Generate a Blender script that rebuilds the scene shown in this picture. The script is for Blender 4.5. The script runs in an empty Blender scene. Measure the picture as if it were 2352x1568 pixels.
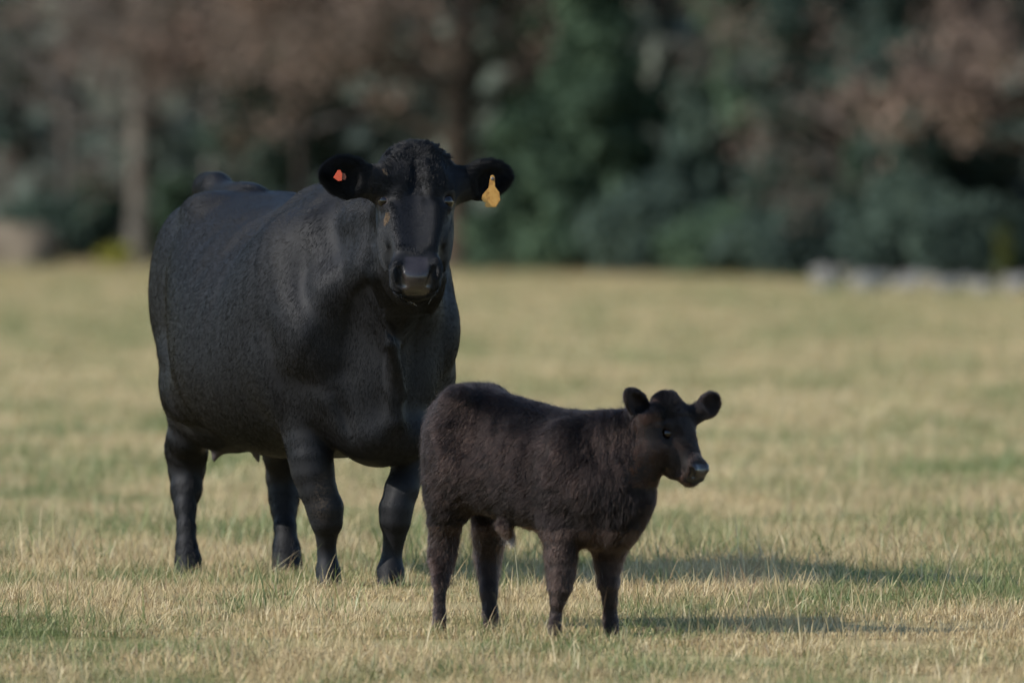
import bpy, math, random
import numpy as np
from math import radians, sin, cos, pi

# ------------------------------------------------------------------ camera, sky, sun, exposure
scene = bpy.context.scene
col = scene.collection
CAM_H = 1.5
FPX = 26520.0                      # focal length in pixels of a 2352 px wide frame
cam = bpy.data.cameras.new('camera')
cam.sensor_width = 36.0
cam.lens = FPX / 2352.0 * 36.0
cam.clip_start = 0.5
cam.clip_end = 2000.0
cam.dof.use_dof = True
cam.dof.focus_distance = 38.7
cam.dof.aperture_fstop = 3.35
cam.dof.aperture_blades = 9
cam_o = bpy.data.objects.new('camera', cam)
col.objects.link(cam_o)
cam_o.location = (0, 0, CAM_H)
cam_o.rotation_euler = (radians(90) - math.atan(434.0 / FPX), 0, 0)
scene.camera = cam_o

SUN_DIR = np.array([-0.95, -0.31, 0.0]); SUN_DIR /= np.linalg.norm(SUN_DIR)
SUN_EL = radians(33)
sun_vec = np.array([SUN_DIR[0] * cos(SUN_EL), SUN_DIR[1] * cos(SUN_EL), sin(SUN_EL)])
world = bpy.data.worlds.new('World'); scene.world = world
world.use_nodes = True
wn = world.node_tree
wn.nodes.clear()
sky = wn.nodes.new('ShaderNodeTexSky'); sky.sky_type = 'NISHITA'; sky.sun_disc = False
sky.sun_elevation = SUN_EL
sky.sun_rotation = math.atan2(SUN_DIR[0], SUN_DIR[1])
sky.air_density = 1.0; sky.dust_density = 0.1; sky.ozone_density = 2.2
bg = wn.nodes.new('ShaderNodeBackground'); bg.inputs['Strength'].default_value = 0.145
wo = wn.nodes.new('ShaderNodeOutputWorld')
wn.links.new(sky.outputs[0], bg.inputs[0]); wn.links.new(bg.outputs[0], wo.inputs[0])
sl = bpy.data.lights.new('sun', 'SUN'); sl.energy = 3.7; sl.angle = radians(1.0)
sl.color = (1.0, 0.955, 0.89)
so = bpy.data.objects.new('sun', sl); col.objects.link(so)
from mathutils import Vector, Matrix
so.rotation_euler = Vector(tuple(-sun_vec)).to_track_quat('-Z', 'Y').to_euler()
so.location = (-20, -5, 20)
scene.view_settings.view_transform = 'Standard'
scene.view_settings.look = 'None'
scene.view_settings.gamma = 1.0
scene.view_settings.exposure = 0.56
scene.view_settings.use_curve_mapping = False
try:
    scene.cycles.use_denoising = True
    scene.cycles.denoising_input_passes = 'RGB'
    scene.cycles.max_bounces = 6
    scene.cycles.transparent_max_bounces = 8
    scene.cycles_curves.shape = 'THICK'
    scene.cycles_curves.subdivisions = 2
except Exception:
    pass

# ------------------------------------------------------------------ helpers
def lin(r, g, b):
    return tuple(((c / 255.0) / 12.92 if c / 255.0 <= 0.04045 else ((c / 255.0 + 0.055) / 1.055) ** 2.4) for c in (r, g, b)) + (1.0,)

def tag(o, label=None, cat=None, group=None, kind=None):
    if label: o['label'] = label
    if cat: o['category'] = cat
    if group: o['group'] = group
    if kind: o['kind'] = kind
    return o

def link(name, data, parent=None):
    o = bpy.data.objects.new(name, data)
    col.objects.link(o)
    if parent is not None: o.parent = parent
    return o

def empty(name, loc, rz=0.0):
    o = bpy.data.objects.new(name, None)
    col.objects.link(o); o.location = loc; o.rotation_euler = (0, 0, rz)
    o.empty_display_size = 0.2
    return o

def mesh_np(name, V, quads=None, tris=None, smooth=True):
    """mesh from numpy arrays"""
    me = bpy.data.meshes.new(name)
    V = np.asarray(V, np.float32)
    nq = 0 if quads is None else len(quads); nt = 0 if tris is None else len(tris)
    me.vertices.add(len(V)); me.vertices.foreach_set('co', V.ravel())
    loops = []; starts = []
    if nq:
        loops.append(np.asarray(quads, np.int32).ravel()); starts.append(np.arange(nq, dtype=np.int32) * 4)
    if nt:
        loops.append(np.asarray(tris, np.int32).ravel()); starts.append(nq * 4 + np.arange(nt, dtype=np.int32) * 3)
    L = np.concatenate(loops)
    me.loops.add(len(L)); me.loops.foreach_set('vertex_index', L)
    me.polygons.add(nq + nt); me.polygons.foreach_set('loop_start', np.concatenate(starts))
    me.update(calc_edges=True)
    if smooth:
        me.polygons.foreach_set('use_smooth', np.ones(nq + nt, dtype=bool))
    me.validate()
    return me

def curves_np(name, pts, rad):
    """hair curves data from pts (n, k, 3) and radii (n, k)"""
    n, k = pts.shape[:2]
    cu = bpy.data.hair_curves.new(name)
    cu.add_curves([k] * n)
    cu.points.foreach_set('position', np.ascontiguousarray(pts, np.float32).ravel())
    cu.points.foreach_set('radius', np.ascontiguousarray(rad, np.float32).ravel())
    return cu

def curve_attr(cu, name, vals):
    a = cu.attributes.new(name, 'FLOAT', 'CURVE')
    a.data.foreach_set('value', np.ascontiguousarray(vals, np.float32).ravel())

class NT:
    """small node tree helper"""
    def __init__(s, name):
        s.m = bpy.data.materials.new(name); s.m.use_nodes = True
        s.t = s.m.node_tree; s.t.nodes.clear()
        s.out = s.t.nodes.new('ShaderNodeOutputMaterial')
    def n(s, typ, **kw):
        nd = s.t.nodes.new(typ)
        for k, v in kw.items():
            if k.startswith('i_'): nd.inputs[k[2:].replace('_', ' ')].default_value = v
            else: setattr(nd, k, v)
        return nd
    def l(s, a, b): s.t.links.new(a, b)
    def noise(s, scale, detail=3.0, rough=0.55, dist=0.0, vec=None):
        nd = s.n('ShaderNodeTexNoise'); nd.inputs['Scale'].default_value = scale
        nd.inputs['Detail'].default_value = detail; nd.inputs['Roughness'].default_value = rough
        nd.inputs['Distortion'].default_value = dist
        if vec is not None: s.l(vec, nd.inputs['Vector'])
        return nd.outputs['Fac']
    def pos(s, sc=(1, 1, 1), obj=False):
        if obj:
            g = s.n('ShaderNodeTexCoord').outputs['Object']
        else:
            g = s.n('ShaderNodeNewGeometry').outputs['Position']
        mp = s.n('ShaderNodeMapping'); mp.inputs['Scale'].default_value = sc
        s.l(g, mp.inputs['Vector']); return mp.outputs[0]
    def ramp(s, fac, stops, interp='LINEAR'):
        r = s.n('ShaderNodeValToRGB'); cr = r.color_ramp; cr.interpolation = interp
        while len(cr.elements) < len(stops): cr.elements.new(0.5)
        for e, (p, c) in zip(cr.elements, stops): e.position = p; e.color = c if len(c) == 4 else tuple(c) + (1,)
        s.l(fac, r.inputs[0]); return r.outputs[0]
    def mix(s, fac, a, b, mode='MIX'):
        m = s.n('ShaderNodeMix'); m.data_type = 'RGBA'; m.blend_type = mode
        for v, i in ((fac, 0), (a, 6), (b, 7)):
            if isinstance(v, (int, float, tuple)): m.inputs[i].default_value = v
            else: s.l(v, m.inputs[i])
        return m.outputs[2]
    def math(s, op, a, b=0.0, clamp=False):
        m = s.n('ShaderNodeMath'); m.operation = op; m.use_clamp = clamp
        for v, i in ((a, 0), (b, 1)):
            if isinstance(v, (int, float)): m.inputs[i].default_value = v
            else: s.l(v, m.inputs[i])
        return m.outputs[0]
    def pbsdf(s, color, rough=0.6, spec=0.5, bump=None, bump_str=0.3, bump_dist=0.01, **kw):
        p = s.n('ShaderNodeBsdfPrincipled')
        if isinstance(color, tuple): p.inputs['Base Color'].default_value = color
        else: s.l(color, p.inputs['Base Color'])
        if isinstance(rough, (int, float)): p.inputs['Roughness'].default_value = rough
        else: s.l(rough, p.inputs['Roughness'])
        p.inputs['Specular IOR Level'].default_value = spec
        for k, v in kw.items(): p.inputs[k].default_value = v
        if bump is not None:
            b = s.n('ShaderNodeBump'); b.inputs['Strength'].default_value = bump_str
            b.inputs['Distance'].default_value = bump_dist
            s.l(bump, b.inputs['Height']); s.l(b.outputs[0], p.inputs['Normal'])
        s.l(p.outputs[0], s.out.inputs[0])
        return p

# ------------------------------------------------------------------ implicit modelling: smooth unions on a grid, surface nets
def smin(a, b, k):
    h = np.maximum(k - np.abs(a - b), 0.0) / k
    return np.minimum(a, b) - h * h * k * 0.25

class Field:
    def __init__(s, xs, ys, zs):
        s.ax = [np.asarray(a, np.float32) for a in (xs, ys, zs)]
        s.F = np.full(tuple(len(a) for a in s.ax), 0.5, np.float32)
    def sub(s, lo, hi):
        sl = []
        for a, l, h in zip(s.ax, lo, hi):
            i0 = max(0, int(np.searchsorted(a, l)) - 1); i1 = min(len(a), int(np.searchsorted(a, h)) + 1)
            if i1 <= i0: return None, None
            sl.append(slice(i0, i1))
        g = np.meshgrid(*[a[q] for a, q in zip(s.ax, sl)], indexing='ij', sparse=True)
        return tuple(sl), g
    def add(s, dist, lo, hi, k=0.03, neg=False):
        m = k * 1.1 + 0.012
        sl, g = s.sub([v - m for v in lo], [v + m for v in hi])
        if sl is None: return
        d = dist(*g).astype(np.float32)
        if neg: s.F[sl] = -smin(-s.F[sl], d, k)
        else: s.F[sl] = smin(s.F[sl], d, k)
    def ell(s, c, r, R=None, k=0.03, neg=False):
        """ellipsoid; R: rows are its axes"""
        c = np.array(c, float); r = np.array(r, float)
        R = np.eye(3) if R is None else np.array(R, float)
        ext = np.sqrt(((R * r[:, None]) ** 2).sum(0))
        def d(x, y, z):
            x = x - c[0]; y = y - c[1]; z = z - c[2]
            q = [(R[i, 0] * x + R[i, 1] * y + R[i, 2] * z) for i in range(3)]
            k0 = np.sqrt(sum((q[i] / r[i]) ** 2 for i in range(3)))
            k1 = np.sqrt(sum((q[i] / r[i] ** 2) ** 2 for i in range(3))) + 1e-6
            return k0 * (k0 - 1.0) / k1
        s.add(d, c - ext, c + ext, k, neg)
    def cone(s, a, b, ra, rb, k=0.03, neg=False, sq=None, sf=1.0):
        """tapered capsule; sq: unit direction in which it is scaled by sf (>1 wider)"""
        a = np.array(a, float); b = np.array(b, float); ab = b - a; L2 = (ab ** 2).sum() + 1e-9
        m = max(ra, rb) * max(1.0, sf)
        def d(x, y, z):
            x = x - a[0]; y = y - a[1]; z = z - a[2]
            h = np.clip((x * ab[0] + y * ab[1] + z * ab[2]) / L2, 0, 1)
            x = x - h * ab[0]; y = y - h * ab[1]; z = z - h * ab[2]
            if sq is not None:
                pr = (x * sq[0] + y * sq[1] + z * sq[2]) * (1.0 / sf - 1.0)
                x = x + pr * sq[0]; y = y + pr * sq[1]; z = z + pr * sq[2]
            return np.sqrt(x * x + y * y + z * z) - (ra + h * (rb - ra))
        s.add(d, np.minimum(a, b) - m, np.maximum(a, b) + m, k, neg)
    def chain(s, pts, k=0.03, sq=None, sf=1.0):
        for p, q in zip(pts[:-1], pts[1:]):
            s.cone(p[:3], q[:3], p[3], q[3], k, sq=sq, sf=sf)
    def loft(s, st, org=(0, 0, 0), R=None, k=0.03, neg=False):
        """loft along local axis 0. st rows: t, centre offset on axis 1, halfwidth (axis 1), top (axis 2), bottom (axis 2), widest (axis 2), exponent"""
        st = np.array(st, float); R = np.eye(3) if R is None else np.array(R, float); org = np.array(org, float)
        n = 160
        T = np.linspace(st[0, 0], st[-1, 0], n)
        def cr(col):                          # monotone-ish cubic
            x = st[:, 0]; y = st[:, col]
            m = np.zeros(len(x)); dl = np.diff(y) / np.diff(x)
            m[1:-1] = (dl[:-1] + dl[1:]) / 2; m[0] = dl[0]; m[-1] = dl[-1]
            i = np.clip(np.searchsorted(x, T) - 1, 0, len(x) - 2); h = x[i + 1] - x[i]; u = (T - x[i]) / h
            return ((2 * u**3 - 3 * u**2 + 1) * y[i] + (u**3 - 2 * u**2 + u) * h * m[i] + (-2 * u**3 + 3 * u**2) * y[i + 1] + (u**3 - u**2) * h * m[i + 1])
        C = [cr(j) for j in range(1, st.shape[1])]
        C[1] = np.maximum(C[1], 0.01)
        t0, t1 = st[0, 0], st[-1, 0]
        crn = np.array([[t, y, z] for t in (t0, t1) for y in (-np.max(C[1]) + C[0].min(), np.max(C[1]) + C[0].max()) for z in (C[3].min(), C[2].max())])
        W = crn @ R + org
        def d(x, y, z):
            x = x - org[0]; y = y - org[1]; z = z - org[2]
            t, a, b = [(R[i, 0] * x + R[i, 1] * y + R[i, 2] * z) for i in range(3)]
            t = np.broadcast_to(t, np.broadcast_shapes(np.shape(x), np.shape(y), np.shape(z))) if np.shape(t) != () else t
            over = np.maximum(np.maximum(t0 - t, t - t1), 0)
            fi = np.clip((t - t0) / (t1 - t0), 0, 1) * (n - 1)
            i = np.minimum(fi.astype(np.int32), n - 2); f = fi - i
            c, hw, tp, bt, wd, ex = [(v[i] * (1 - f) + v[i + 1] * f) for v in C]
            q = np.abs(a - c) / hw
            hh = np.where(b > wd, tp - wd, wd - bt); hh = np.maximum(hh, 0.01)
            p = np.abs(b - wd) / hh
            rr = (q ** ex + p ** ex + 1e-9) ** (1.0 / ex)
            g = np.sqrt((q / hw) ** 2 + (p / hh) ** 2) / (np.sqrt(q * q + p * p) + 1e-6)
            dd = (rr - 1.0) / np.maximum(g, 1.0)
            return np.where(over > 0, np.sqrt(np.maximum(dd, 0) ** 2 + over ** 2) + np.minimum(dd, 0) * 0 , dd)
        s.add(d, W.min(0), W.max(0), k, neg)
    def nets(s):
        F = s.F; nx, ny, nz = F.shape; ins = F < 0
        cnt = np.zeros((nx - 1, ny - 1, nz - 1), np.int8)
        for i in (0, 1):
            for j in (0, 1):
                for k in (0, 1):
                    cnt += ins[i:nx - 1 + i, j:ny - 1 + j, k:nz - 1 + k]
        act = (cnt > 0) & (cnt < 8)
        I, J, K = np.nonzero(act)
        idm = np.full(act.shape, -1, np.int32); idm[I, J, K] = np.arange(len(I))
        acc = np.zeros((len(I), 3)); num = np.zeros(len(I))
        X, Y, Z = s.ax
        cor = {}
        for c in [(i, j, k) for i in (0, 1) for j in (0, 1) for k in (0, 1)]:
            cor[c] = (F[I + c[0], J + c[1], K + c[2]], np.stack([X[I + c[0]], Y[J + c[1]], Z[K + c[2]]], 1))
        for c in cor:
            for a in range(3):
                if c[a] == 0:
                    e = list(c); e[a] = 1; e = tuple(e)
                    f0, p0 = cor[c]; f1, p1 = cor[e]
                    m = (f0 < 0) != (f1 < 0)
                    t = np.where(m, f0 / np.where(m, f0 - f1, 1), 0)
                    acc[m] += (p0 + (p1 - p0) * t[:, None])[m]; num[m] += 1
        V = acc / num[:, None]
        Q = []
        for a in range(3):
            b, c = (a + 1) % 3, (a + 2) % 3
            sl0 = [slice(None)] * 3; sl1 = [slice(None)] * 3
            sl0[a] = slice(0, -1); sl1[a] = slice(1, None)
            for ax in (b, c): sl0[ax] = slice(1, -1); sl1[ax] = slice(1, -1)
            i0 = ins[tuple(sl0)]; i1 = ins[tuple(sl1)]
            P = np.argwhere(i0 != i1)
            fl = i0[tuple(P.T)]
            P[:, b] += 1; P[:, c] += 1
            def cell(db, dc):
                q = P.copy(); q[:, b] -= db; q[:, c] -= dc
                return idm[q[:, 0], q[:, 1], q[:, 2]]
            q = np.stack([cell(1, 1), cell(0, 1), cell(0, 0), cell(1, 0)], 1)
            q[~fl] = q[~fl][:, ::-1]
            Q.append(q)
        Q = np.concatenate(Q)
        Q = Q[(Q >= 0).all(1)]
        # keep the largest connected piece
        lab = np.arange(len(V))
        for _ in range(400):
            mn = lab[Q].min(1); new = lab.copy()
            for j in range(4): np.minimum.at(new, Q[:, j], mn)
            new = new[new]
            if (new == lab).all(): break
            lab = new
        u, ct = np.unique(lab, return_counts=True); keep = lab == u[ct.argmax()]
        mp = np.cumsum(keep) - 1
        return V[keep], mp[Q[keep[Q[:, 0]]]]

def relax(V, Q, it=1, lam=0.5):
    for _ in range(it):
        acc = np.zeros_like(V); n = np.zeros(len(V))
        for j in range(4):
            for o in (1, 3):
                np.add.at(acc, Q[:, j], V[Q[:, (j + o) % 4]]); np.add.at(n, Q[:, j], 1)
        V = V + lam * (acc / n[:, None] - V)
    return V

def vnormals(V, Q):
    n = np.cross(V[Q[:, 2]] - V[Q[:, 0]], V[Q[:, 3]] - V[Q[:, 1]])
    N = np.zeros_like(V)
    for j in range(4): np.add.at(N, Q[:, j], n)
    return N / (np.linalg.norm(N, axis=1)[:, None] + 1e-9), 0.5 * np.linalg.norm(n, axis=1)

def vnoise(P, scale, seed=0):
    """smooth value noise of points, about -1..1"""
    rs = np.random.RandomState(seed); T = rs.rand(32, 32, 32) * 2 - 1
    q = P * scale + 100.0; i = np.floor(q).astype(int); f = q - i; f = f * f * (3 - 2 * f)
    o = 0
    for a in (0, 1):
        for b in (0, 1):
            for c in (0, 1):
                w = (f[:, 0] if a else 1 - f[:, 0]) * (f[:, 1] if b else 1 - f[:, 1]) * (f[:, 2] if c else 1 - f[:, 2])
                o = o + w * T[(i[:, 0] + a) % 32, (i[:, 1] + b) % 32, (i[:, 2] + c) % 32]
    return o

def axis(*segs):
    """grid axis from (start, end, step) pieces"""
    out = []
    for a, b, h in segs: out.append(np.arange(a, b - 1e-6, h))
    return np.concatenate(out)

def sstep(a, b, x):
    t = np.clip((x - a) / (b - a), 0, 1); return t * t * (3 - 2 * t)

def unit(v): v = np.array(v, float); return v / np.linalg.norm(v)

def make_fur(name, V, Q, n, length_fn, flow_fn, lift, width, seed, parent, mat, kpts=4, dens_fn=None, clump=0.0, curl=0.0, lock=0.0, lock_size=0.006, mess=0.13):
    rs = np.random.RandomState(seed)
    N, A = vnormals(V, Q)
    w = A.copy()
    C = V[Q].mean(1)
    if dens_fn is not None: w = w * dens_fn(C)
    cdf = np.cumsum(w); cdf /= cdf[-1]
    fi = np.searchsorted(cdf, rs.rand(n)); a = rs.rand(n, 1); b = rs.rand(n, 1)
    q = Q[fi]
    def bl(X): return (X[q[:, 0]] * (1 - a) + X[q[:, 1]] * a) * (1 - b) + (X[q[:, 3]] * (1 - a) + X[q[:, 2]] * a) * b
    P = bl(V); Nn = bl(N); Nn /= np.linalg.norm(Nn, axis=1)[:, None] + 1e-9
    D = flow_fn(P, Nn)
    D = D + 0.22 * np.stack([vnoise(P, 4.5, seed + i) for i in range(3)], 1) + rs.normal(0, mess, (n, 3))
    D = D - (D * Nn).sum(1)[:, None] * Nn
    D /= np.linalg.norm(D, axis=1)[:, None] + 1e-9
    L = length_fn(P) * rs.uniform(0.65, 1.15, n)
    lf = lift(P) if callable(lift) else np.full(n, lift)
    lf = lf * rs.uniform(0.6, 1.4, n)
    if clump > 0:
        cn = np.stack([vnoise(P, 38, seed + 7 + i) for i in range(3)], 1)
        D = D + clump * cn
    pts = np.zeros((n, kpts, 3)); 
    cur = P - Nn * 0.001; pts[:, 0] = cur
    for k in range(1, kpts):
        t = k / (kpts - 1)
        dr = D * 1.0 + Nn * (lf * (1.35 - 0.9 * t))[:, None] + curl * rs.normal(0, 1, (n, 3))
        dr /= np.linalg.norm(dr, axis=1)[:, None]
        cur = cur + dr * (L / (kpts - 1))[:, None]; pts[:, k] = cur
    lr = rs.rand(n)
    if lock > 0:                      # hairs gather into pointed locks: each bends towards the guide hair of its cell
        cell = np.floor(P / lock_size + 0.35 * np.stack([vnoise(P, 60, seed + 20 + i) for i in range(3)], 1)).astype(np.int64)
        key = (cell[:, 0] * 73856093) ^ (cell[:, 1] * 19349663) ^ (cell[:, 2] * 83492791)
        _, gi, inv = np.unique(key, return_index=True, return_inverse=True)
        g = gi[inv]
        same = (np.linalg.norm(P[g] - P, axis=1) < lock_size * 2.2) & ((Nn[g] * Nn).sum(1) > 0.3)
        lr = np.where(same, 0.7 * lr[g] + 0.3 * lr, lr)
        for k in range(1, kpts):
            t = k / (kpts - 1)
            f = (lock * t ** 1.2) * same
            pts[:, k] = pts[:, k] * (1 - f[:, None]) + pts[g, k] * f[:, None] 
    rad = width * rs.uniform(0.7, 1.2, (n, 1)) * np.linspace(1, 0.25, kpts)[None, :]
    cu = curves_np(name, pts, rad)
    curve_attr(cu, 'rnd', lr)
    cu.materials.append(mat)
    o = link(name, cu, parent)
    o['kind'] = 'stuff'
    return o
# ------------------------------------------------------------------ ground
def gz(x, y):
    """ground height: falls gently towards the camera in front of the animals, flat behind them"""
    y = np.asarray(y, float); x = np.asarray(x, float)
    t = np.maximum(39.6 - y, 0)
    return -0.033 * np.sqrt(t * t + 0.25) + 0.0165 + 0.012 * np.sin(x * 1.7 + 0.6) * np.cos(y * 0.9) * sstep(0, 1, np.abs(y - 40) / 8)

xs = np.unique(np.concatenate([np.linspace(-700, -30, 15), np.linspace(-30, -6, 33), np.linspace(-6, 6, 61), np.linspace(6, 30, 33), np.linspace(30, 700, 15)]))
ys = np.unique(np.concatenate([np.linspace(-300, 15, 10), np.linspace(15, 60, 120), np.linspace(60, 220, 60), np.linspace(220, 1500, 12)]))
GX, GY = np.meshgrid(xs, ys, indexing='ij')
Vg = np.stack([GX, GY, gz(GX, np.maximum(GY, 10.0))], -1).reshape(-1, 3)
ii = np.arange(len(xs) * len(ys)).reshape(len(xs), len(ys))
Qg = np.stack([ii[:-1, :-1], ii[1:, :-1], ii[1:, 1:], ii[:-1, 1:]], -1).reshape(-1, 4)
def field_tint(m):
    """patches of green among the straw, from world position"""
    p = m.pos((1.0, 0.75, 0.0))
    big = m.noise(0.42, 4.0, 0.65, 0.8, p)
    mid = m.noise(2.2, 3.0, 0.65, 0.5, p)
    f = m.math('ADD', m.math('MULTIPLY', big, 0.6), m.math('MULTIPLY', mid, 0.4))
    return f
m = NT('pasture_ground'); f = field_tint(m)
fine = m.noise(60, 4, 0.7, 0.0, m.pos((1, 0.6, 1)))
c = m.ramp(m.math('ADD', f, m.math('MULTIPLY', m.math('SUBTRACT', fine, 0.5), 0.25)),
           [(0.34, (0.15, 0.16, 0.055)), (0.44, (0.25, 0.215, 0.095)), (0.54, (0.34, 0.27, 0.13)), (0.66, (0.40, 0.30, 0.16))])
m.pbsdf(c, 0.95, 0.1, bump=m.noise(45, 4, 0.7), bump_str=0.6, bump_dist=0.03)
g = link('ground', mesh_np('ground', Vg, Qg)); g.data.materials.append(m.m)
tag(g, kind='structure')

# ------------------------------------------------------------------ grass: patches of real blades, laid out by geometry nodes
gm = NT('grass_blade')
f = field_tint(gm)
at = gm.n('ShaderNodeAttribute', attribute_name='rnd'); at2 = gm.n('ShaderNodeAttribute', attribute_name='rnd2')
sel = gm.math('ADD', gm.math('MULTIPLY', gm.math('SUBTRACT', f, 0.49), 6.0), at.outputs['Fac'])
green = gm.ramp(at2.outputs['Fac'], [(0, (0.10, 0.145, 0.045)), (0.5, (0.18, 0.225, 0.08)), (1, (0.28, 0.29, 0.12))])
straw = gm.ramp(at2.outputs['Fac'], [(0, (0.27, 0.165, 0.10)), (0.25, (0.47, 0.35, 0.18)), (0.7, (0.63, 0.495, 0.25)), (1, (0.77, 0.65, 0.41))])
s_ = gm.ramp(sel, [(0.36, (0, 0, 0)), (0.5, (1, 1, 1))])
cc = gm.mix(s_, green, straw)
bs = gm.n('ShaderNodeBsdfDiffuse'); tr = gm.n('ShaderNodeBsdfTranslucent'); gl = gm.n('ShaderNodeBsdfGlossy')
gl.inputs['Roughness'].default_value = 0.5
gm.l(cc, bs.inputs[0]); gm.l(cc, tr.inputs[0])
ms = gm.n('ShaderNodeMixShader'); ms.inputs[0].default_value = 0.3
gm.l(bs.outputs[0], ms.inputs[1]); gm.l(tr.outputs[0], ms.inputs[2])
ms2 = gm.n('ShaderNodeMixShader'); ms2.inputs[0].default_value = 0.03
gm.l(ms.outputs[0], ms2.inputs[1]); gm.l(gl.outputs[0], ms2.inputs[2]); gm.l(ms2.outputs[0], gm.out.inputs[0])
rg = np.random.RandomState(5)
def blades(n, seed, tall, size=1.0, spread=0.62):
    rs = np.random.RandomState(seed)
    nc = int(n / 9)
    cc_ = rs.uniform(-spread, spread, (nc, 2))
    ci = rs.randint(0, nc, n)
    lone = rs.rand(n) < 0.35
    base = np.where(lone[:, None], rs.uniform(-spread, spread, (n, 2)), cc_[ci] + rs.normal(0, 0.014, (n, 2)))
    ctall = (0.45 + 1.3 * rs.rand(nc) ** 2)[ci]
    L = tall * ctall * rs.gamma(6, 1 / 6.0, n)
    az = rs.uniform(0, 2 * pi, n); lean = np.abs(rs.normal(0, 0.42, n)) + 0.06
    bend = rs.uniform(0.1, 1.1, n)
    flat = rs.rand(n) < 0.38                     # dead blades lying in the thatch
    lean = np.where(flat, rs.uniform(0.8, 1.5, n), lean); L = np.where(rs.rand(n) < 0.05, L * 1.8, L); bend = np.where(flat, 0.15, bend)
    k = 5
    pts = np.zeros((n, k, 3)); pts[:, 0, :2] = base; pts[:, 0, 2] = -0.012
    for j in range(1, k):
        a = lean + bend * (j / (k - 1)) ** 1.5
        st = np.stack([np.sin(a) * np.cos(az), np.sin(a) * np.sin(az), np.cos(a)], 1)
        pts[:, j] = pts[:, j - 1] + st * (L / (k - 1))[:, None]
    pts[:, 1:, 2] = np.maximum(pts[:, 1:, 2], 0.004)
    w = rs.uniform(0.0006, 0.0016, n) * size
    wa = az + rs.normal(pi / 2, 0.5, n)                  # each blade is a narrow ribbon
    wd = np.stack([np.cos(wa), np.sin(wa), np.zeros(n)], 1)
    rings = []
    for j, f in enumerate((1.0, 1.0, 0.8, 0.5)):
        rings += [pts[:, j] - wd * (w * f)[:, None], pts[:, j] + wd * (w * f)[:, None]]
    Vb = np.stack(rings + [pts[:, 4]], 1)                # (n, 9, 3)
    o9 = (np.arange(n) * 9)[:, None]
    qd = np.concatenate([o9 + np.array([[2 * j, 2 * j + 1, 2 * j + 3, 2 * j + 2]]) for j in range(3)])
    me = mesh_np('grass_patch', Vb.reshape(-1, 3), qd, o9 + np.array([[6, 7, 8]]), smooth=True)
    r1 = np.clip(rs.uniform(0, 1, nc)[ci] * 0.6 + rs.rand(n) * 0.4, 0, 1)
    for nm, vv in (('rnd', np.where(flat, 0.95, r1)), ('rnd2', rs.rand(n))):
        a = me.attributes.new(nm, 'FLOAT', 'POINT'); a.data.foreach_set('value', np.repeat(vv, 9).astype(np.float32))
    me.materials.append(gm.m)
    return bpy.data.objects.new('grass_patch_source', me)

def tussock(seed, green):
    o = blades(420, seed, 0.085, 1.5, 0.20); me = o.data
    v = np.zeros(len(me.vertices), np.float32); me.attributes['rnd'].data.foreach_get('value', v)
    me.attributes['rnd'].data.foreach_set('value', (v * 0.5 - 0.55 if green else v * 0.3 + 0.75).astype(np.float32))
    return o

def scatter(name, P, sources, label, smin_, smax_, seed):
    """one object whose geometry nodes put a random blade patch on every point"""
    me = bpy.data.meshes.new(name); me.vertices.add(len(P)); me.vertices.foreach_set('co', np.asarray(P, np.float32).ravel())
    o = link(name, me); tag(o, label, kind='stuff')
    ng = bpy.data.node_groups.new(name, 'GeometryNodeTree')
    ng.interface.new_socket('Geometry', in_out='INPUT', socket_type='NodeSocketGeometry')
    ng.interface.new_socket('Geometry', in_out='OUTPUT', socket_type='NodeSocketGeometry')
    i_ = ng.nodes.new('NodeGroupInput'); o_ = ng.nodes.new('NodeGroupOutput')
    jn = ng.nodes.new('GeometryNodeGeometryToInstance')
    for sobj in sources:
        oi = ng.nodes.new('GeometryNodeObjectInfo'); oi.inputs['Object'].default_value = sobj
        ng.links.new(oi.outputs['Geometry'], jn.inputs[0])
    ip = ng.nodes.new('GeometryNodeInstanceOnPoints'); ip.inputs['Pick Instance'].default_value = True
    rr = ng.nodes.new('FunctionNodeRandomValue'); rr.data_type = 'FLOAT_VECTOR'
    rr.inputs[0].default_value = (0, 0, 0); rr.inputs[1].default_value = (0, 0, 2 * pi); rr.inputs['Seed'].default_value = seed
    rsn = ng.nodes.new('FunctionNodeRandomValue'); rsn.data_type = 'FLOAT'
    rsn.inputs[2].default_value = smin_; rsn.inputs[3].default_value = smax_; rsn.inputs['Seed'].default_value = seed + 1
    ng.links.new(i_.outputs[0], ip.inputs['Points']); ng.links.new(jn.outputs[0], ip.inputs['Instance'])
    ng.links.new(rr.outputs[0], ip.inputs['Rotation']); ng.links.new(rsn.outputs[1], ip.inputs['Scale'])
    ng.links.new(ip.outputs[0], o_.inputs[0])
    md = o.modifiers.new('scatter', 'NODES'); md.node_group = ng
    return o

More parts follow.
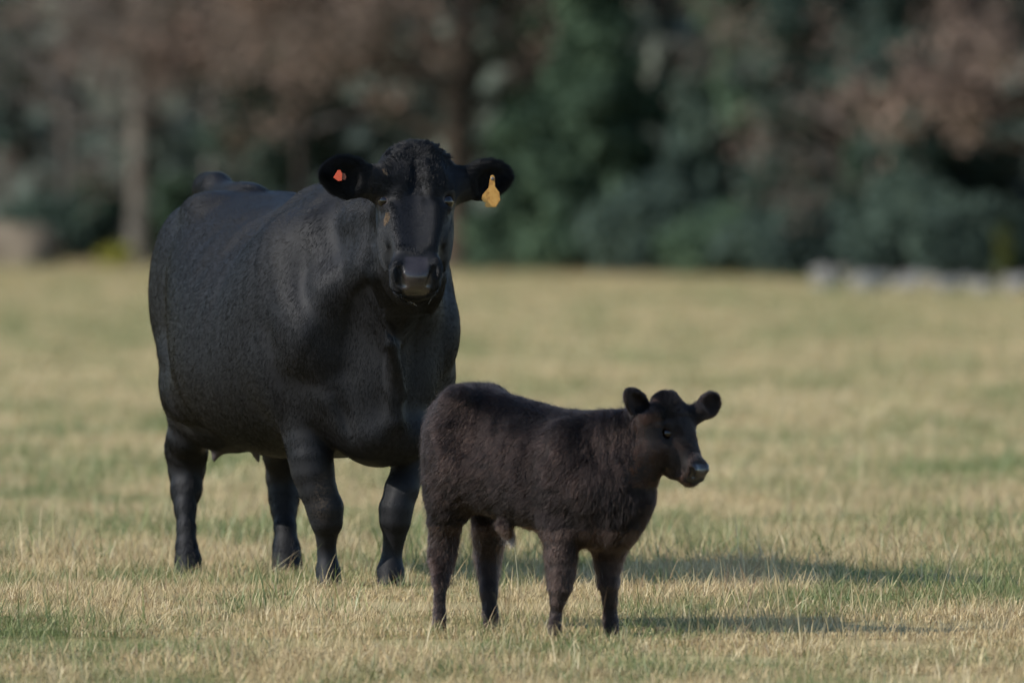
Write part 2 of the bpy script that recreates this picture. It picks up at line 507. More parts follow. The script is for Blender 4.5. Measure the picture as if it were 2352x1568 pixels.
def field_points(y0, y1, step, jit, seed, wide=1.35, extra=1.2):
    rs = np.random.RandomState(seed); out = []
    y = y0
    while y < y1:
        hw = y * 0.0444 * wide + extra
        x = -hw
        while x < hw:
            px, py = x + rs.uniform(-jit, jit), y + rs.uniform(-jit, jit)
            out.append((px, py, float(gz(px, py)))); x += step
        y += step
    return out
srcN = [blades(9000, 11 + i, 0.036) for i in range(4)]
scatter('grass', field_points(30.5, 52, 0.8, 0.2, 1), srcN, 'short straw and green pasture grass around the animals', 0.9, 1.15, 3)
srcM = [blades(3600, 31 + i, 0.048, 1.5, 0.95) for i in range(3)]
scatter('distant_grass', field_points(52, 172, 1.5, 0.4, 2), srcM, 'blurred straw pasture grass reaching to the wood', 0.9, 1.3, 8)
rt = np.random.RandomState(15); tp_ = []
for i in range(1500):
    y = 41.5 + 100 * rt.rand() ** 1.5; x = rt.uniform(-1, 1) * (y * 0.0444 * 1.3 + 1.0)
    if vnoise(np.array([[x, y * 0.5, 0.0]]), 0.9, 3)[0] > -0.1: tp_.append((x, y, float(gz(x, y)) - 0.005))
for i in range(26):
    y = 35.5 + 5 * rt.rand(); x = rt.uniform(-2.6, 2.6); tp_.append((x, y, float(gz(x, y)) - 0.015))
scatter('grass_tussocks', tp_, [tussock(61, True), tussock(62, True), tussock(63, False)], 'low green and straw tussocks scattered over the pasture', 0.6, 1.25, 21)
# ------------------------------------------------------------------ coats
def coat_skin(name, base, rough=0.55, nose=None):
    m = NT(name)
    st = m.noise(55, 4, 0.65, 0.0, m.pos((0.35, 1, 1), True))
    blot = m.noise(4.0, 3, 0.6, 0.2, m.pos((1, 1, 1), True))
    c = m.mix(m.math('MULTIPLY', blot, 0.6), tuple(base) + (1,), tuple(v * 1.6 for v in base) + (1,))
    mk = m.n('ShaderNodeAttribute', attribute_name='mask')       # R nose leather, G dried mud, B bare skin
    sp = m.n('ShaderNodeSeparateColor'); m.l(mk.outputs['Color'], sp.inputs[0])
    grain = m.noise(420, 2, 0.6, 0.0, m.pos((1, 1, 1), True))
    nz = m.ramp(grain, [(0.35, (0.012, 0.009, 0.009)), (0.7, nose or (0.040, 0.032, 0.031))])
    c = m.mix(sp.outputs[0], c, nz)
    mudf = m.math('MULTIPLY', sp.outputs[1], m.ramp(m.noise(130, 3, 0.7, 0.0, m.pos((0.6, 1, 1), True)), [(0.42, (0, 0, 0)), (0.6, (1, 1, 1))]))
    c = m.mix(mudf, c, (0.11, 0.078, 0.05, 1))
    c = m.mix(sp.outputs[2], c, (0.055, 0.045, 0.045, 1))
    rg_ = m.mix(sp.outputs[0], (rough,) * 3 + (1,), (0.27,) * 3 + (1,))
    p = m.pbsdf(c, 0.5, 0.22, bump=m.math('ADD', m.math('MULTIPLY', grain, 0.4), st), bump_str=0.15, bump_dist=0.002)
    m.l(rg_, p.inputs['Roughness'])
    m.l(m.math('ADD', m.math('MULTIPLY', sp.outputs[0], 0.35), 0.2), p.inputs['Specular IOR Level'])
    return m.m

def hair_mat(name):
    m = NT(name)
    rn = m.n('ShaderNodeAttribute', attribute_name='rnd')
    c = m.ramp(rn.outputs['Fac'], [(0, (0.002, 0.002, 0.0025)), (0.6, (0.003, 0.003, 0.0034)), (1, (0.007, 0.0068, 0.0074))])
    p = m.pbsdf(c, 0.42, 0.22)
    m.l(m.math('ADD', m.math('MULTIPLY', rn.outputs['Fac'], 0.1), 0.36), p.inputs['Roughness'])
    return m.m

def set_mask(me, rgb):
    a = me.color_attributes.new('mask', 'FLOAT_COLOR', 'POINT')
    v = np.ones((len(rgb), 4), np.float32); v[:, :3] = rgb
    a.data.foreach_set('color', v.ravel())

def simple_mat(name, c, rough=0.5, spec=0.5, **kw):
    m = NT(name); m.pbsdf(tuple(c) + (1,), rough, spec, **kw); return m.m

M_eye = NT('eyeball'); M_eye.pbsdf((0.006, 0.003, 0.002, 1), 0.035, 0.5); M_eye = M_eye.m

def uv_sphere_mesh(name, r=1.0, nu=24, nv=14):
    V = []; Qd = []; T = []
    for j in range(1, nv):
        for i in range(nu):
            a = 2 * pi * i / nu; b = pi * j / nv
            V.append((sin(b) * cos(a) * r, sin(b) * sin(a) * r, cos(b) * r))
    t = len(V); V += [(0, 0, r), (0, 0, -r)]
    for j in range(nv - 2):
        for i in range(nu):
            Qd.append((j * nu + i, (j + 1) * nu + i, (j + 1) * nu + (i + 1) % nu, j * nu + (i + 1) % nu))
    for i in range(nu):
        T.append((t, i, (i + 1) % nu)); T.append((t + 1, (nv - 2) * nu + (i + 1) % nu, (nv - 2) * nu + i))
    return mesh_np(name, V, Qd, T)

# ------------------------------------------------------------------ the cow (local frame: x forward, y to her left, z up)
TH = radians(23.0); SN, CS = sin(TH), cos(TH)
CX, CY = -0.757, 40.534
def cpx(x, y, u, CX=CX, CY=CY, SN=SN, CS=CS):
    """where the sight line through a measured point of the photograph meets the plane u of the animal"""
    d = CY - u * CS
    for _ in range(6):
        w = ((x - 1176.0) * d / FPX - CX - u * SN) / CS
        d = CY - u * CS + w * SN
    return (u, w, CAM_H - (y - 350.0) * d / FPX)

cow = empty('cow', (CX, CY, 0), TH - pi / 2)
tag(cow, 'large glossy black cow facing the camera with ear tags, behind the calf', 'cow')

A = Field(axis((-1.12, 0.93, 0.0105), (0.93, 1.52, 0.0052)), axis((-0.56, -0.33, 0.0105), (-0.33, 0.33, 0.007), (0.33, 0.58, 0.0105)),
          axis((-0.05, 0.93, 0.0105), (0.93, 1.58, 0.0058)))
# trunk:   u      c     hw    top    bot    wide   exp
A.loft([(-0.965, 0.0, 0.03, 1.15, 0.95, 1.08, 2.0),
        (-0.92, 0.0, 0.06, 1.20, 0.84, 1.08, 2.0),
        (-0.82, 0.0, 0.14, 1.29, 0.72, 1.08, 2.1),
        (-0.66, 0.0, 0.245, 1.36, 0.62, 1.06, 2.2),
        (-0.48, 0.0, 0.305, 1.366, 0.55, 0.99, 2.25),
        (-0.28, 0.0, 0.375, 1.350, 0.475, 0.86, 2.25),
        (-0.05, 0.01, 0.425, 1.330, 0.430, 0.80, 2.25),
        (0.18, 0.03, 0.442, 1.322, 0.430, 0.80, 2.2),
        (0.38, 0.02, 0.405, 1.330, 0.440, 0.82, 2.1),
        (0.54, 0.01, 0.335, 1.335, 0.450, 0.82, 2.05),
        (0.70, 0.0, 0.265, 1.20, 0.460, 0.80, 2.0),
        (0.82, 0.0, 0.19, 1.05, 0.52, 0.78, 2.0),
        (0.90, 0.0, 0.06, 0.92, 0.66, 0.78, 2.0)], k=0.04)
# hip bones, pin bones, sacrum
for sgn in (-1, 1):
    A.ell((-0.46, sgn * 0.165, 1.30), (0.10, 0.05, 0.04), k=0.10)
    A.ell((-0.86, sgn * 0.085, 1.20), (0.06, 0.045, 0.05), k=0.1)
    A.ell((-0.70, sgn * 0.155, 1.00), (0.18, 0.11, 0.28), k=0.10)        # thigh
    A.ell((0.50, sgn * 0.235, 1.02), (0.17, 0.10, 0.24), k=0.16)        # shoulder blade
    A.ell((0.68, sgn * 0.24, 0.88), (0.11, 0.075, 0.13), k=0.10)        # point of shoulder
    A.ell((0.50, sgn * 0.255, 0.76), (0.13, 0.09, 0.14), k=0.07)
    A.ell((-0.42, sgn * 0.24, 0.64), (0.16, 0.07, 0.10), k=0.10)        # flank fold
A.ell((-0.50, 0, 1.362), (0.12, 0.05, 0.03), k=0.05)
A.ell((0.35, 0, 1.325), (0.18, 0.06, 0.045), k=0.1)
# raised tail head and tail
A.chain([(-0.62, 0, 1.33, 0.05), (-0.76, 0.0, 1.368, 0.052), (-0.86, 0.01, 1.372, 0.048), (-0.955, 0.02, 1.30, 0.040), (-1.0, 0.03, 1.18, 0.032), (-1.01, 0.03, 1.0, 0.028),
         (-1.03, -0.02, 0.78, 0.022), (-1.02, -0.02, 0.6, 0.03), (-1.02, -0.02, 0.42, 0.018)], k=0.045)
# udder and teats
A.ell(cpx(535, 985, -0.50), (0.17, 0.16, 0.085), k=0.08)
t1 = cpx(512, 1015, -0.50); t2 = cpx(492, 1054, -0.50)
A.cone(t1, t2, 0.021, 0.0115, 0.03)
t3 = cpx(487, 1000, -0.62); t4 = cpx(484, 1024, -0.62)
A.cone(t3, t4, 0.018, 0.011, 0.02)
t5 = cpx(588, 1040, -0.40); t6 = cpx(593, 1058, -0.40)
A.cone(t5, t6, 0.018, 0.010, 0.02)
# brisket and its folds
A.ell(cpx(868, 985, 0.76), (0.13, 0.135, 0.115), k=0.07)
A.ell(cpx(870, 1020, 0.70), (0.13, 0.095, 0.075), k=0.05)
A.ell(cpx(935, 1000, 0.78), (0.09, 0.085, 0.085), k=0.05)
A.cone(cpx(905, 800, 0.94), cpx(908, 960, 0.885), 0.022, 0.03, 0.06)
# neck: crest, mid, throat
A.chain([(0.30, 0, 1.20, 0.15), (0.60, 0.0, 1.20, 0.155), (0.86, 0.0, 1.24, 0.125), (1.06, -0.02, 1.30, 0.105)], k=0.12)
A.chain([(0.50, 0, 0.96, 0.24), (0.76, 0.0, 1.00, 0.185), (0.95, -0.01, 1.07, 0.135), (1.10, -0.02, 1.13, 0.105)], k=0.10)
for x0, x1, r in ((868, 930, 0.024), (1002, 945, 0.022)):               # the two edges of the throat running down to the brisket
    A.chain([cpx(x0, 640, 1.04) + (r,), cpx((x0 * 2 + x1) / 3, 790, 0.985) + (r,), cpx(x1, 900, 0.915) + (r,)], k=0.04)
A.chain([(0.62, -0.175, 1.22, 0.05), (0.78, -0.155, 1.02, 0.05), (0.80, -0.14, 0.80, 0.045)], k=0.09)
A.ell(cpx(822, 862, 0.97), (0.15, 0.06, 0.26), k=0.12, neg=True)
A.ell(cpx(985, 850, 1.00), (0.12, 0.045, 0.17), k=0.08, neg=True)
A.ell(cpx(700, 868, 0.42) , (0.05, 0.05, 0.05), k=0.03) if False else None
# legs from measured widths: (y, left edge, right edge, u)
def leg(Fd, pts, map_, k, sf=1.15, sc=662.0, shrink=2.0):
    P = []
    for y, xl, xr, u in pts: P.append(tuple(map_((xl + xr) / 2, y, u)) + ((xr - xl - shrink) / 2 / sc,))
    Fd.chain(P[:3], k=0.055, sq=(1.0, 0, 0), sf=sf); Fd.chain(P[2:], k=k, sq=(1.0, 0, 0), sf=sf)
    return P
fr = [(830, 610, 750, 0.50), (900, 622, 765, 0.52), (960, 640, 770, 0.54), (1007, 653, 770, 0.56), (1048, 663, 764, 0.58), (1083, 671, 766, 0.59), (1124, 687, 772, 0.60), (1168, 703, 788, 0.61), (1197, 711, 786, 0.61),
      (1235, 725, 773, 0.59), (1270, 728, 772, 0.575), (1308, 725, 780, 0.585), (1350, 723, 788, 0.61)]
FR = leg(A, fr, cpx, 0.014)
fl = [(880, 900, 1040, 0.58), (960, 893, 1010, 0.61), (1030, 895, 990, 0.64), (1083, 899, 976, 0.66), (1124, 883, 962, 0.68), (1168, 872, 948, 0.69), (1197, 873, 944, 0.69), (1226, 881, 933, 0.68), (1255, 880, 925, 0.665),
      (1285, 876, 922, 0.66), (1314, 867, 927, 0.67), (1350, 864, 929, 0.69)]
FL = leg(A, fl, cpx, 0.014)
hr = [(830, 366, 560, -0.58), (900, 374, 530, -0.60), (955, 389, 495, -0.64), (1007, 384, 474, -0.68), (1036, 381, 476, -0.74), (1074, 388, 470, -0.76), (1124, 393, 463, -0.73), (1168, 402, 449, -0.69), (1212, 407, 448, -0.66),
      (1255, 405, 452, -0.64), (1285, 403, 460, -0.62), (1335, 400, 467, -0.58)]
HRL = leg(A, hr, cpx, 0.016, 1.2, 645.0)
A.cone(cpx(402, 1015, -0.80), cpx(404, 1050, -0.82), 0.026, 0.026, 0.03)
hl = [(900, 570, 710, -0.60), (980, 590, 700, -0.62), (1040, 604, 692, -0.70), (1095, 613, 688, -0.74), (1139, 619, 687, -0.72), (1168, 624, 682, -0.70), (1212, 630, 680, -0.66),
      (1255, 628, 687, -0.64), (1285, 627, 690, -0.61), (1330, 621, 696, -0.58)]
HLL = leg(A, hl, cpx, 0.016, 1.2, 645.0)
# cleft between the claws
for q in (FR, FL, HRL, HLL):
    c0 = q[-1]
    A.ell((c0[0] + 0.055, c0[1], c0[2] + 0.01), (0.05, 0.006, 0.04), k=0.012, neg=True)

# head frame: rows are nose direction, to her left (viewer's right), out of the forehead
TO_CAM = unit([-CX, -CY, 0]); 
def w2l(v): return np.array([v[0] * SN - v[1] * CS, v[0] * CS + v[1] * SN, v[2]])
YAW = radians(1.5); PIT = radians(51)
hz = np.array([sin(YAW), -cos(YAW), 0.0])
ROLL = radians(1.5)
ha = w2l(hz * cos(PIT) + np.array([0, 0, -sin(PIT)])); hn = w2l(hz * sin(PIT) + np.array([0, 0, cos(PIT)]))
hs = np.cross(hn, ha); hs = hs * cos(ROLL) + 0 * hs
HR_ = np.array([ha, hs, hn])
HO = np.array(cpx(954, 464, 1.235))
HO = HO - hn * 0.045
def H(t, s, n): return HO + ha * t + hs * s + hn * n
A.loft([(-0.235, 0, 0.045, 0.045, -0.07, -0.01, 2.0),
        (-0.21, 0.004, 0.086, 0.058, -0.11, -0.02, 2.1),
        (-0.14, 0.004, 0.118, 0.084, -0.13, -0.02, 2.3),
        (-0.05, 0, 0.124, 0.084, -0.15, -0.03, 2.6),
        (0.03, 0, 0.119, 0.076, -0.165, -0.05, 2.5),
        (0.10, 0, 0.104, 0.066, -0.165, -0.05, 2.3),
        (0.165, 0, 0.086, 0.058, -0.15, -0.04, 2.3),
        (0.22, -0.002, 0.080, 0.056, -0.13, -0.04, 2.3),
        (0.265, -0.003, 0.086, 0.050, -0.115, -0.03, 2.3),
        (0.305, -0.004, 0.082, 0.036, -0.10, -0.03, 2.3),
        (0.335, -0.004, 0.055, 0.008, -0.070, -0.03, 2.2)], HO, HR_, k=0.03)
A.ell(H(-0.208, 0.004, 0.022), (0.042, 0.066, 0.05), HR_, k=0.05)                     # poll
for sgn in (-1, 1):
    A.ell(H(0.055, sgn * 0.088, -0.085), (0.135, 0.040, 0.075), HR_, k=0.04)        # jaw muscle
    A.ell(H(-0.066, sgn * 0.098, 0.044), (0.040, 0.026, 0.026), HR_, k=0.03)        # brow
    A.ell(H(0.07, sgn * 0.092, 0.0), (0.08, 0.022, 0.026), HR_, k=0.035)            # cheek ridge
    A.ell(H(-0.085, sgn * 0.056, 0.072), (0.07, 0.035, 0.02), HR_, k=0.04)
    A.ell(H(-0.012, sgn * 0.120, 0.038), (0.027, 0.024, 0.024), HR_, k=0.012, neg=True)   # eye socket
    A.ell(H(0.022, sgn * 0.108, 0.034), (0.007, 0.016, 0.012), HR_, k=0.012)        # lower lid
    A.ell(H(-0.044, sgn * 0.106, 0.046), (0.009, 0.020, 0.012), HR_, k=0.012)       # upper lid
    A.ell(H(0.270, sgn * 0.060, 0.022), (0.045, 0.030, 0.032), HR_, k=0.025)        # wing of the nostril
    A.cone(H(0.05, sgn * 0.075, 0.054), H(0.19, sgn * 0.055, 0.044), 0.010, 0.008, 0.06)   # ridges of the nose bone
A.ell(H(0.0, 0, 0.088), (0.09, 0.02, 0.010), HR_, k=0.03, neg=True)
A.ell(H(-0.14, 0, 0.098), (0.07, 0.012, 0.009), HR_, k=0.03, neg=True)
# muzzle leather, nostrils, mouth, chin
A.ell(H(0.300, 0, 0.012), (0.038, 0.064, 0.038), HR_, k=0.018)
A.ell(H(0.318, 0, -0.008), (0.022, 0.058, 0.030), HR_, k=0.014)
A.ell(H(0.278, 0, -0.088), (0.050, 0.062, 0.036), HR_, k=0.025)
A.ell(H(0.292, -0.003, -0.030), (0.034, 0.076, 0.030), HR_, k=0.02)
A.ell(H(0.240, 0, 0.067), (0.006, 0.05, 0.012), HR_, k=0.014, neg=True)
for sgn in (-1, 1):
    A.cone(H(0.288, sgn * 0.060, 0.046), H(0.335, sgn * 0.046, 0.012), 0.0115, 0.017, 0.004, neg=True)
    A.cone(H(0.335, sgn * 0.046, 0.010), H(0.318, sgn * 0.080, 0.002), 0.010, 0.004, 0.008, neg=True)
A.cone(H(0.345, -0.038, -0.040), H(0.345, 0.038, -0.040), 0.006, 0.006, 0.005, neg=True)
for sgn in (-1, 1):
    A.cone(H(0.345, sgn * 0.038, -0.040), H(0.285, sgn * 0.090, -0.056), 0.006, 0.007, 0.006, neg=True)
    A.cone(H(0.285, sgn * 0.092, -0.056), H(0.225, sgn * 0.090, -0.050), 0.007, 0.005, 0.006, neg=True)
# ears: a long cupped leaf each
def ear(root, tip, facing, wid, cup, th=0.013):
    root = np.array(root); tip = np.array(tip); L = np.linalg.norm(tip - root); a = (tip - root) / L
    nrm = unit(np.array(facing) - np.dot(facing, a) * a); b = np.cross(nrm, a)
    c = (root + tip) / 2
    R = np.array([a, b, nrm])
    A_ = c + a * L * 0.06
    A.ell(A_, (L * 0.52, wid, 0.036), R, k=0.014)
    A.cone(root - a * 0.03, root + a * 0.07, 0.040, 0.032, 0.03)
    A.ell(A_ + nrm * (0.030 + cup) + a * 0.012, (L * 0.46, wid * 0.84, 0.046), R, k=0.012, neg=True)
    return a, b, nrm, c
eR0 = np.array(cpx(862, 424, 1.15)); eR1 = np.array(cpx(754, 394, 1.13))
eL0 = np.array(cpx(1050, 430, 1.15)); eL1 = np.array(cpx(1158, 400, 1.20))
fw = w2l(unit([0.0, -1, -0.15]))
erR = ear(eR0, eR1, w2l(unit([0.10, -1, -0.12])), 0.066, 0.0)
erL = ear(eL0, eL1, w2l(unit([-0.05, -1, -0.35])), 0.062, 0.0)
A.cone(H(-0.175, -0.050, 0.01), eR0 + np.array([0, 0, 0.014]), 0.052, 0.034, 0.06); A.cone(H(-0.175, 0.056, 0.01), eL0 + np.array([0, 0, 0.012]), 0.056, 0.034, 0.06)
A.cone(H(-0.06, -0.08, 0.0), eR0, 0.045, 0.036, 0.05); A.cone(H(-0.06, 0.08, 0.0), eL0, 0.045, 0.036, 0.05)

V, Q = A.nets(); del A
V = relax(V, Q, 2, 0.45)
N_, _ = vnormals(V, Q)
# muscle, rib and skin-fold relief
rel = 0.0024 * vnoise(V, 5, 3) + 0.0003 * vnoise(V * np.array([1.4, 1, 0.8]), 22, 4)
hd = (V - HO) @ HR_.T
onhead = sstep(-0.30, -0.2, hd[:, 0]) * sstep(1.02, 1.10, V[:, 0]) * (V[:, 2] > 0.98)
side = np.abs(N_[:, 1]) * (1 - onhead)
neckf = sstep(0.35, 0.55, V[:, 0]) * (1 - sstep(1.0, 1.1, V[:, 0])) * sstep(0.75, 0.95, V[:, 2])
rel = rel + 0.0022 * neckf * np.sin((V[:, 0] * 1.0 + V[:, 2] * 0.28) * 50 + 7.0 * vnoise(V, 3.0, 9)) * side * (0.5 + 0.5 * vnoise(V, 5, 19))
def groove(a_, b_, wdt, dep):
    a_ = np.array(a_); b_ = np.array(b_); ab = b_ - a_
    t_ = np.clip((V - a_) @ ab / (ab @ ab), 0, 1); dd = np.linalg.norm(V - a_ - t_[:, None] * ab, axis=1)
    return -dep * np.exp(-(dd / wdt) ** 2) * np.sin(pi * np.clip(t_ * 0.92 + 0.04, 0, 1)) ** 0.5
def onflank(x, y, u0=0.0):
    """point of her right side seen at a measured pixel"""
    W_ = np.stack([CX + V[:, 0] * SN + V[:, 1] * CS, CY - V[:, 0] * CS + V[:, 1] * SN, V[:, 2]], 1)
    q_ = (W_[:, 0] * FPX / W_[:, 1] + 1176 - x) ** 2 + (350 - (W_[:, 2] - CAM_H) * FPX / W_[:, 1] - y) ** 2
    c_ = np.argsort(q_)[:12]; return V[c_[np.argmin(W_[c_, 1])]]
for pl, wdt, dep in (([(612, 770), (622, 850), (642, 905), (652, 960), (655, 1000)], 0.036, 0.009),
                     ([(648, 868), (690, 884), (738, 888), (778, 860)], 0.040, 0.007), ([(690, 860), (705, 820), (735, 770)], 0.03, 0.005),
                     ([(765, 905), (790, 960), (800, 1005)], 0.026, 0.012), ([(392, 930), (425, 972), (470, 1008)], 0.045, 0.012),
                     ([(440, 560), (520, 520), (600, 490)], 0.05, 0.006), ([(445, 640), (540, 560), (640, 500)], 0.04, 0.005), ([(700, 560), (690, 660), (700, 760)], 0.04, 0.005),
                     ([(850, 560), (840, 640), (835, 720)], 0.028, 0.005), ([(905, 800), (912, 880), (905, 960)], 0.018, 0.007), ([(725, 985), (765, 1040)], 0.026, 0.006)):
    P_ = [onflank(*q_) for q_ in pl]; g_ = np.zeros(len(V)); ns_ = len(P_) - 1
    for k_, (a_, b_) in enumerate(zip(P_[:-1], P_[1:])):
        ab = b_ - a_; t_ = np.clip((V - a_) @ ab / (ab @ ab + 1e-9), 0, 1); dd = np.linalg.norm(V - a_ - t_[:, None] * ab, axis=1)
        g_ = np.minimum(g_, -dep * np.exp(-(dd / wdt) ** 2) * np.sin(pi * (0.12 + 0.76 * (k_ + t_) / ns_)) ** 0.7)
    rel = rel + g_
ribs = sstep(-0.35, -0.2, V[:, 0]) * (1 - sstep(0.22, 0.35, V[:, 0])) * sstep(0.55, 0.7, V[:, 2])
rel = rel + 0.0014 * ribs * np.sin((V[:, 0] - V[:, 2] * 0.25) * 52 + 2 * vnoise(V, 2, 12)) * side
legm = 1 - sstep(0.40, 0.5, V[:, 2])
rel = rel + 0.0016 * legm * vnoise(V * np.array([1, 1, 0.45]), 34, 5)
wr = onhead * (1 - sstep(0.02, 0.12, hd[:, 0])) * sstep(-0.02, 0.05, hd[:, 2])
rel = rel + 0.0009 * wr * np.sin(hd[:, 1] * 150 * (1 + 0.5 * np.abs(hd[:, 0])) + 5 * vnoise(V, 14, 8))
V = V + N_ * rel[:, None]
me = mesh_np('body', V, Q)
# masks
nose = onhead * sstep(0.240, 0.252, hd[:, 0] + 0.2 * np.minimum(0, hd[:, 2] - 0.03)) * (1 - sstep(0.046, 0.058, np.abs(hd[:, 1]) + 0.35 * np.abs(hd[:, 2] - 0.01))) * sstep(-0.045, -0.038, hd[:, 2])
def spot(h, r, k): return k * (1 - sstep(0.4, 1.0, np.linalg.norm((hd - np.array(h)) / np.array(r), axis=1)))
mud = onhead * np.maximum(spot((-0.075, -0.10, 0.06), (0.04, 0.028, 0.05), 0.9), spot((0.070, -0.09, 0.03), (0.024, 0.02, 0.04), 0.5))
mb = np.array(cpx(722, 497, 0.40))
dm = (V - mb); dl = dm @ unit([-0.5, -0.2, -0.6]); dp = np.linalg.norm(dm - dl[:, None] * unit([-0.5, -0.2, -0.6])[None], axis=1)
mud = np.maximum(mud, 0.8 * (1 - sstep(0.3, 1.0, np.sqrt((dl / 0.06) ** 2 + (dp / 0.035) ** 2))) * (vnoise(V, 40, 33) > 0.0))
kn = np.array(cpx(740, 1140, 0.66)); mud = np.maximum(mud, 0.35 * (1 - sstep(0.2, 1.0, np.linalg.norm((V - kn) / np.array([0.1, 0.05, 0.12]), axis=1))))
tt = np.zeros(len(V))
for p_, q_ in ((t1, t2), (t3, t4), (t5, t6)):
    tt = np.maximum(tt, (1 - sstep(0.03, 0.05, np.minimum(np.linalg.norm(V - np.array(p_), axis=1) , 9))) * 0.7); tt = np.maximum(tt, 1 - sstep(0.03, 0.045, np.linalg.norm(V - np.array(q_), axis=1)))
for sgn in (-1, 1):
    dv = hd - np.array([-0.012, sgn * 0.105, 0.031]); de = np.linalg.norm(dv, axis=1)
    tt = np.maximum(tt, 1.0 * sstep(0.020, 0.024, de) * (1 - sstep(0.029, 0.034, de)) * sstep(-0.006, 0.006, dv[:, 0]))
set_mask(me, np.stack([nose, mud, tt], 1))
me.materials.append(coat_skin('black_hide', (0.005, 0.005, 0.006), 0.62))
body = link('body', me, cow)

M_cowhair = hair_mat('black_cow_hair')
m_ = NT('mud_hair'); m_.pbsdf((0.15, 0.105, 0.066, 1), 0.8, 0.1); M_mudhair = m_.m
def cow_flow(P, Nn):
    h = (P - HO) @ HR_.T
    oh = (sstep(-0.27, -0.2, h[:, 0]) * sstep(1.04, 1.12, P[:, 0]) * (P[:, 2] > 0.98))[:, None]
    d = np.tile(np.array([-0.75, 0, -0.65]), (len(P), 1))
    nk = sstep(0.5, 0.9, P[:, 0])[:, None]
    d = d * (1 - nk) + np.array([-0.35, 0, -1.0]) * nk
    lg = (1 - sstep(0.5, 0.7, P[:, 2]))[:, None]
    d = d * (1 - lg) + np.array([-0.25, 0, -1.0]) * lg
    # face: hair runs outwards from a whorl between the eyes
    q = h - np.array([0.02, 0, 0]); whorl = HR_.T @ np.array([1, 0, 0])
    f = (np.sign(q[:, 0]) * np.minimum(1, np.abs(q[:, 0]) * 12))[:, None] * ha[None] + np.clip(q[:, 1] * 10, -0.7, 0.7)[:, None] * hs[None]
    f = f * 1.0
    out = d * (1 - oh) + f * oh
    for r_, t_ in ((eR0, eR1), (eL0, eL1)):
        a_ = t_ - r_; q_ = (P - r_) @ a_ / (a_ @ a_); nr = (np.linalg.norm(P - r_ - np.clip(q_, 0, 1.3)[:, None] * a_, axis=1) < 0.09) & (q_ > 0.15)
        out = np.where(nr[:, None], unit(a_)[None] + np.array([0, 0, -0.25]), out)
    return out
def is_ear(P):
    o = np.zeros(len(P))
    for r, t in ((eR0, eR1), (eL0, eL1)):
        a = t - r; s_ = np.clip(((P - r) @ a) / (a @ a), 0.05, 1.3); dd = np.linalg.norm(P - r - s_[:, None] * a, axis=1)
        o = np.maximum(o, (((P - r) @ a) / (a @ a) > 0.22) * (dd < 0.09) * 1.0)
    return o
def cow_len(P):
    h = (P - HO) @ HR_.T
    L = np.full(len(P), 0.019)
    L = np.where(P[:, 2] < 0.45, 0.012, L)
    L = np.where((P[:, 2] < 0.62) & (P[:, 0] < 0.4), 0.020, L)
    face = (h[:, 0] > -0.26) & (P[:, 0] > 1.08) & (P[:, 2] > 0.98)
    L = np.where(face, 0.012, L)
    L = np.where(face & (h[:, 0] < -0.02) & (h[:, 2] > 0.0), 0.013, L); L = np.where(face & (np.linalg.norm((h - np.array([-0.012, 0, 0.034])) * np.array([1, 0, 1]), axis=1) < 0.036) & (np.abs(h[:, 1]) > 0.085), 0.003, L)
    L = np.where(face & (h[:, 0] < -0.16) & (np.abs(h[:, 1]) < 0.07), 0.026, L)
    L = np.where(face & (h[:, 0] + 0.2 * np.minimum(0, h[:, 2] - 0.03) > 0.243) & (h[:, 2] > -0.043) & (np.abs(h[:, 1]) + 0.35 * np.abs(h[:, 2] - 0.01) < 0.06), 0.0006, L)
    L = np.where(is_ear(P) > 0, 0.030, L)
    L = np.where((P[:, 0] < -0.72) & (P[:, 2] > 1.34) & (np.abs(P[:, 1]) < 0.07), 0.028, L)
    for q_ in (t2, t4, t6): L = np.where(np.linalg.norm(P - np.array(q_), axis=1) < 0.035, 0.0008, L)
    return L
def cow_lift(P):
    h = (P - HO) @ HR_.T
    f = np.full(len(P), 0.11)
    f = np.where((h[:, 0] > -0.26) & (h[:, 0] < 0.0) & (P[:, 0] > 1.08) & (P[:, 2] > 0.98) & (h[:, 2] > 0), 0.22, f)
    f = np.where((h[:, 0] > -0.26) & (h[:, 0] < -0.15) & (P[:, 0] > 1.08) & (P[:, 2] > 0.98), 0.6, f)
    f = np.where(is_ear(P) > 0, 0.5, f)
    return f
def cow_dens(C):
    face = (C[:, 0] > 1.0) & (C[:, 2] > 0.98)
    return np.where(face, 4.5, 1.0) * np.where(C[:, 1] > 0.1, 0.6, 1.0) + 2.0 * is_ear(C)
NFUR = 480000
make_fur('coat', V, Q, NFUR, cow_len, cow_flow, cow_lift, 0.00052, 21, body, M_cowhair, dens_fn=cow_dens, curl=0.01, mess=0.07)
def only(cond): return lambda C: np.where(cond(C), 1.0, 1e-9)
# longer hair in locks on the poll and forehead
def fore_den(C):
    h = (C - HO) @ HR_.T
    m1 = (h[:, 0] > -0.27) & (h[:, 0] < -0.03) & (h[:, 2] > 0.015) & (C[:, 0] > 1.05) & (C[:, 2] > 1.2) & (np.abs(h[:, 1]) < 0.11)
    return np.where(m1, 0.15 + (h[:, 0] < -0.15), 1e-9)
make_fur('forelock', V, Q, 15000, lambda P: np.where(((P - HO) @ ha) < -0.17, 0.034, 0.017), lambda P, Nn: cow_flow(P, Nn) + 0.9 * hs[None] * np.sin(((P - HO) @ ha) * 60)[:, None], 0.45, 0.0005, 61, body, M_cowhair, kpts=5, dens_fn=fore_den, clump=0.5, curl=0.06, lock=0.85, lock_size=0.011)
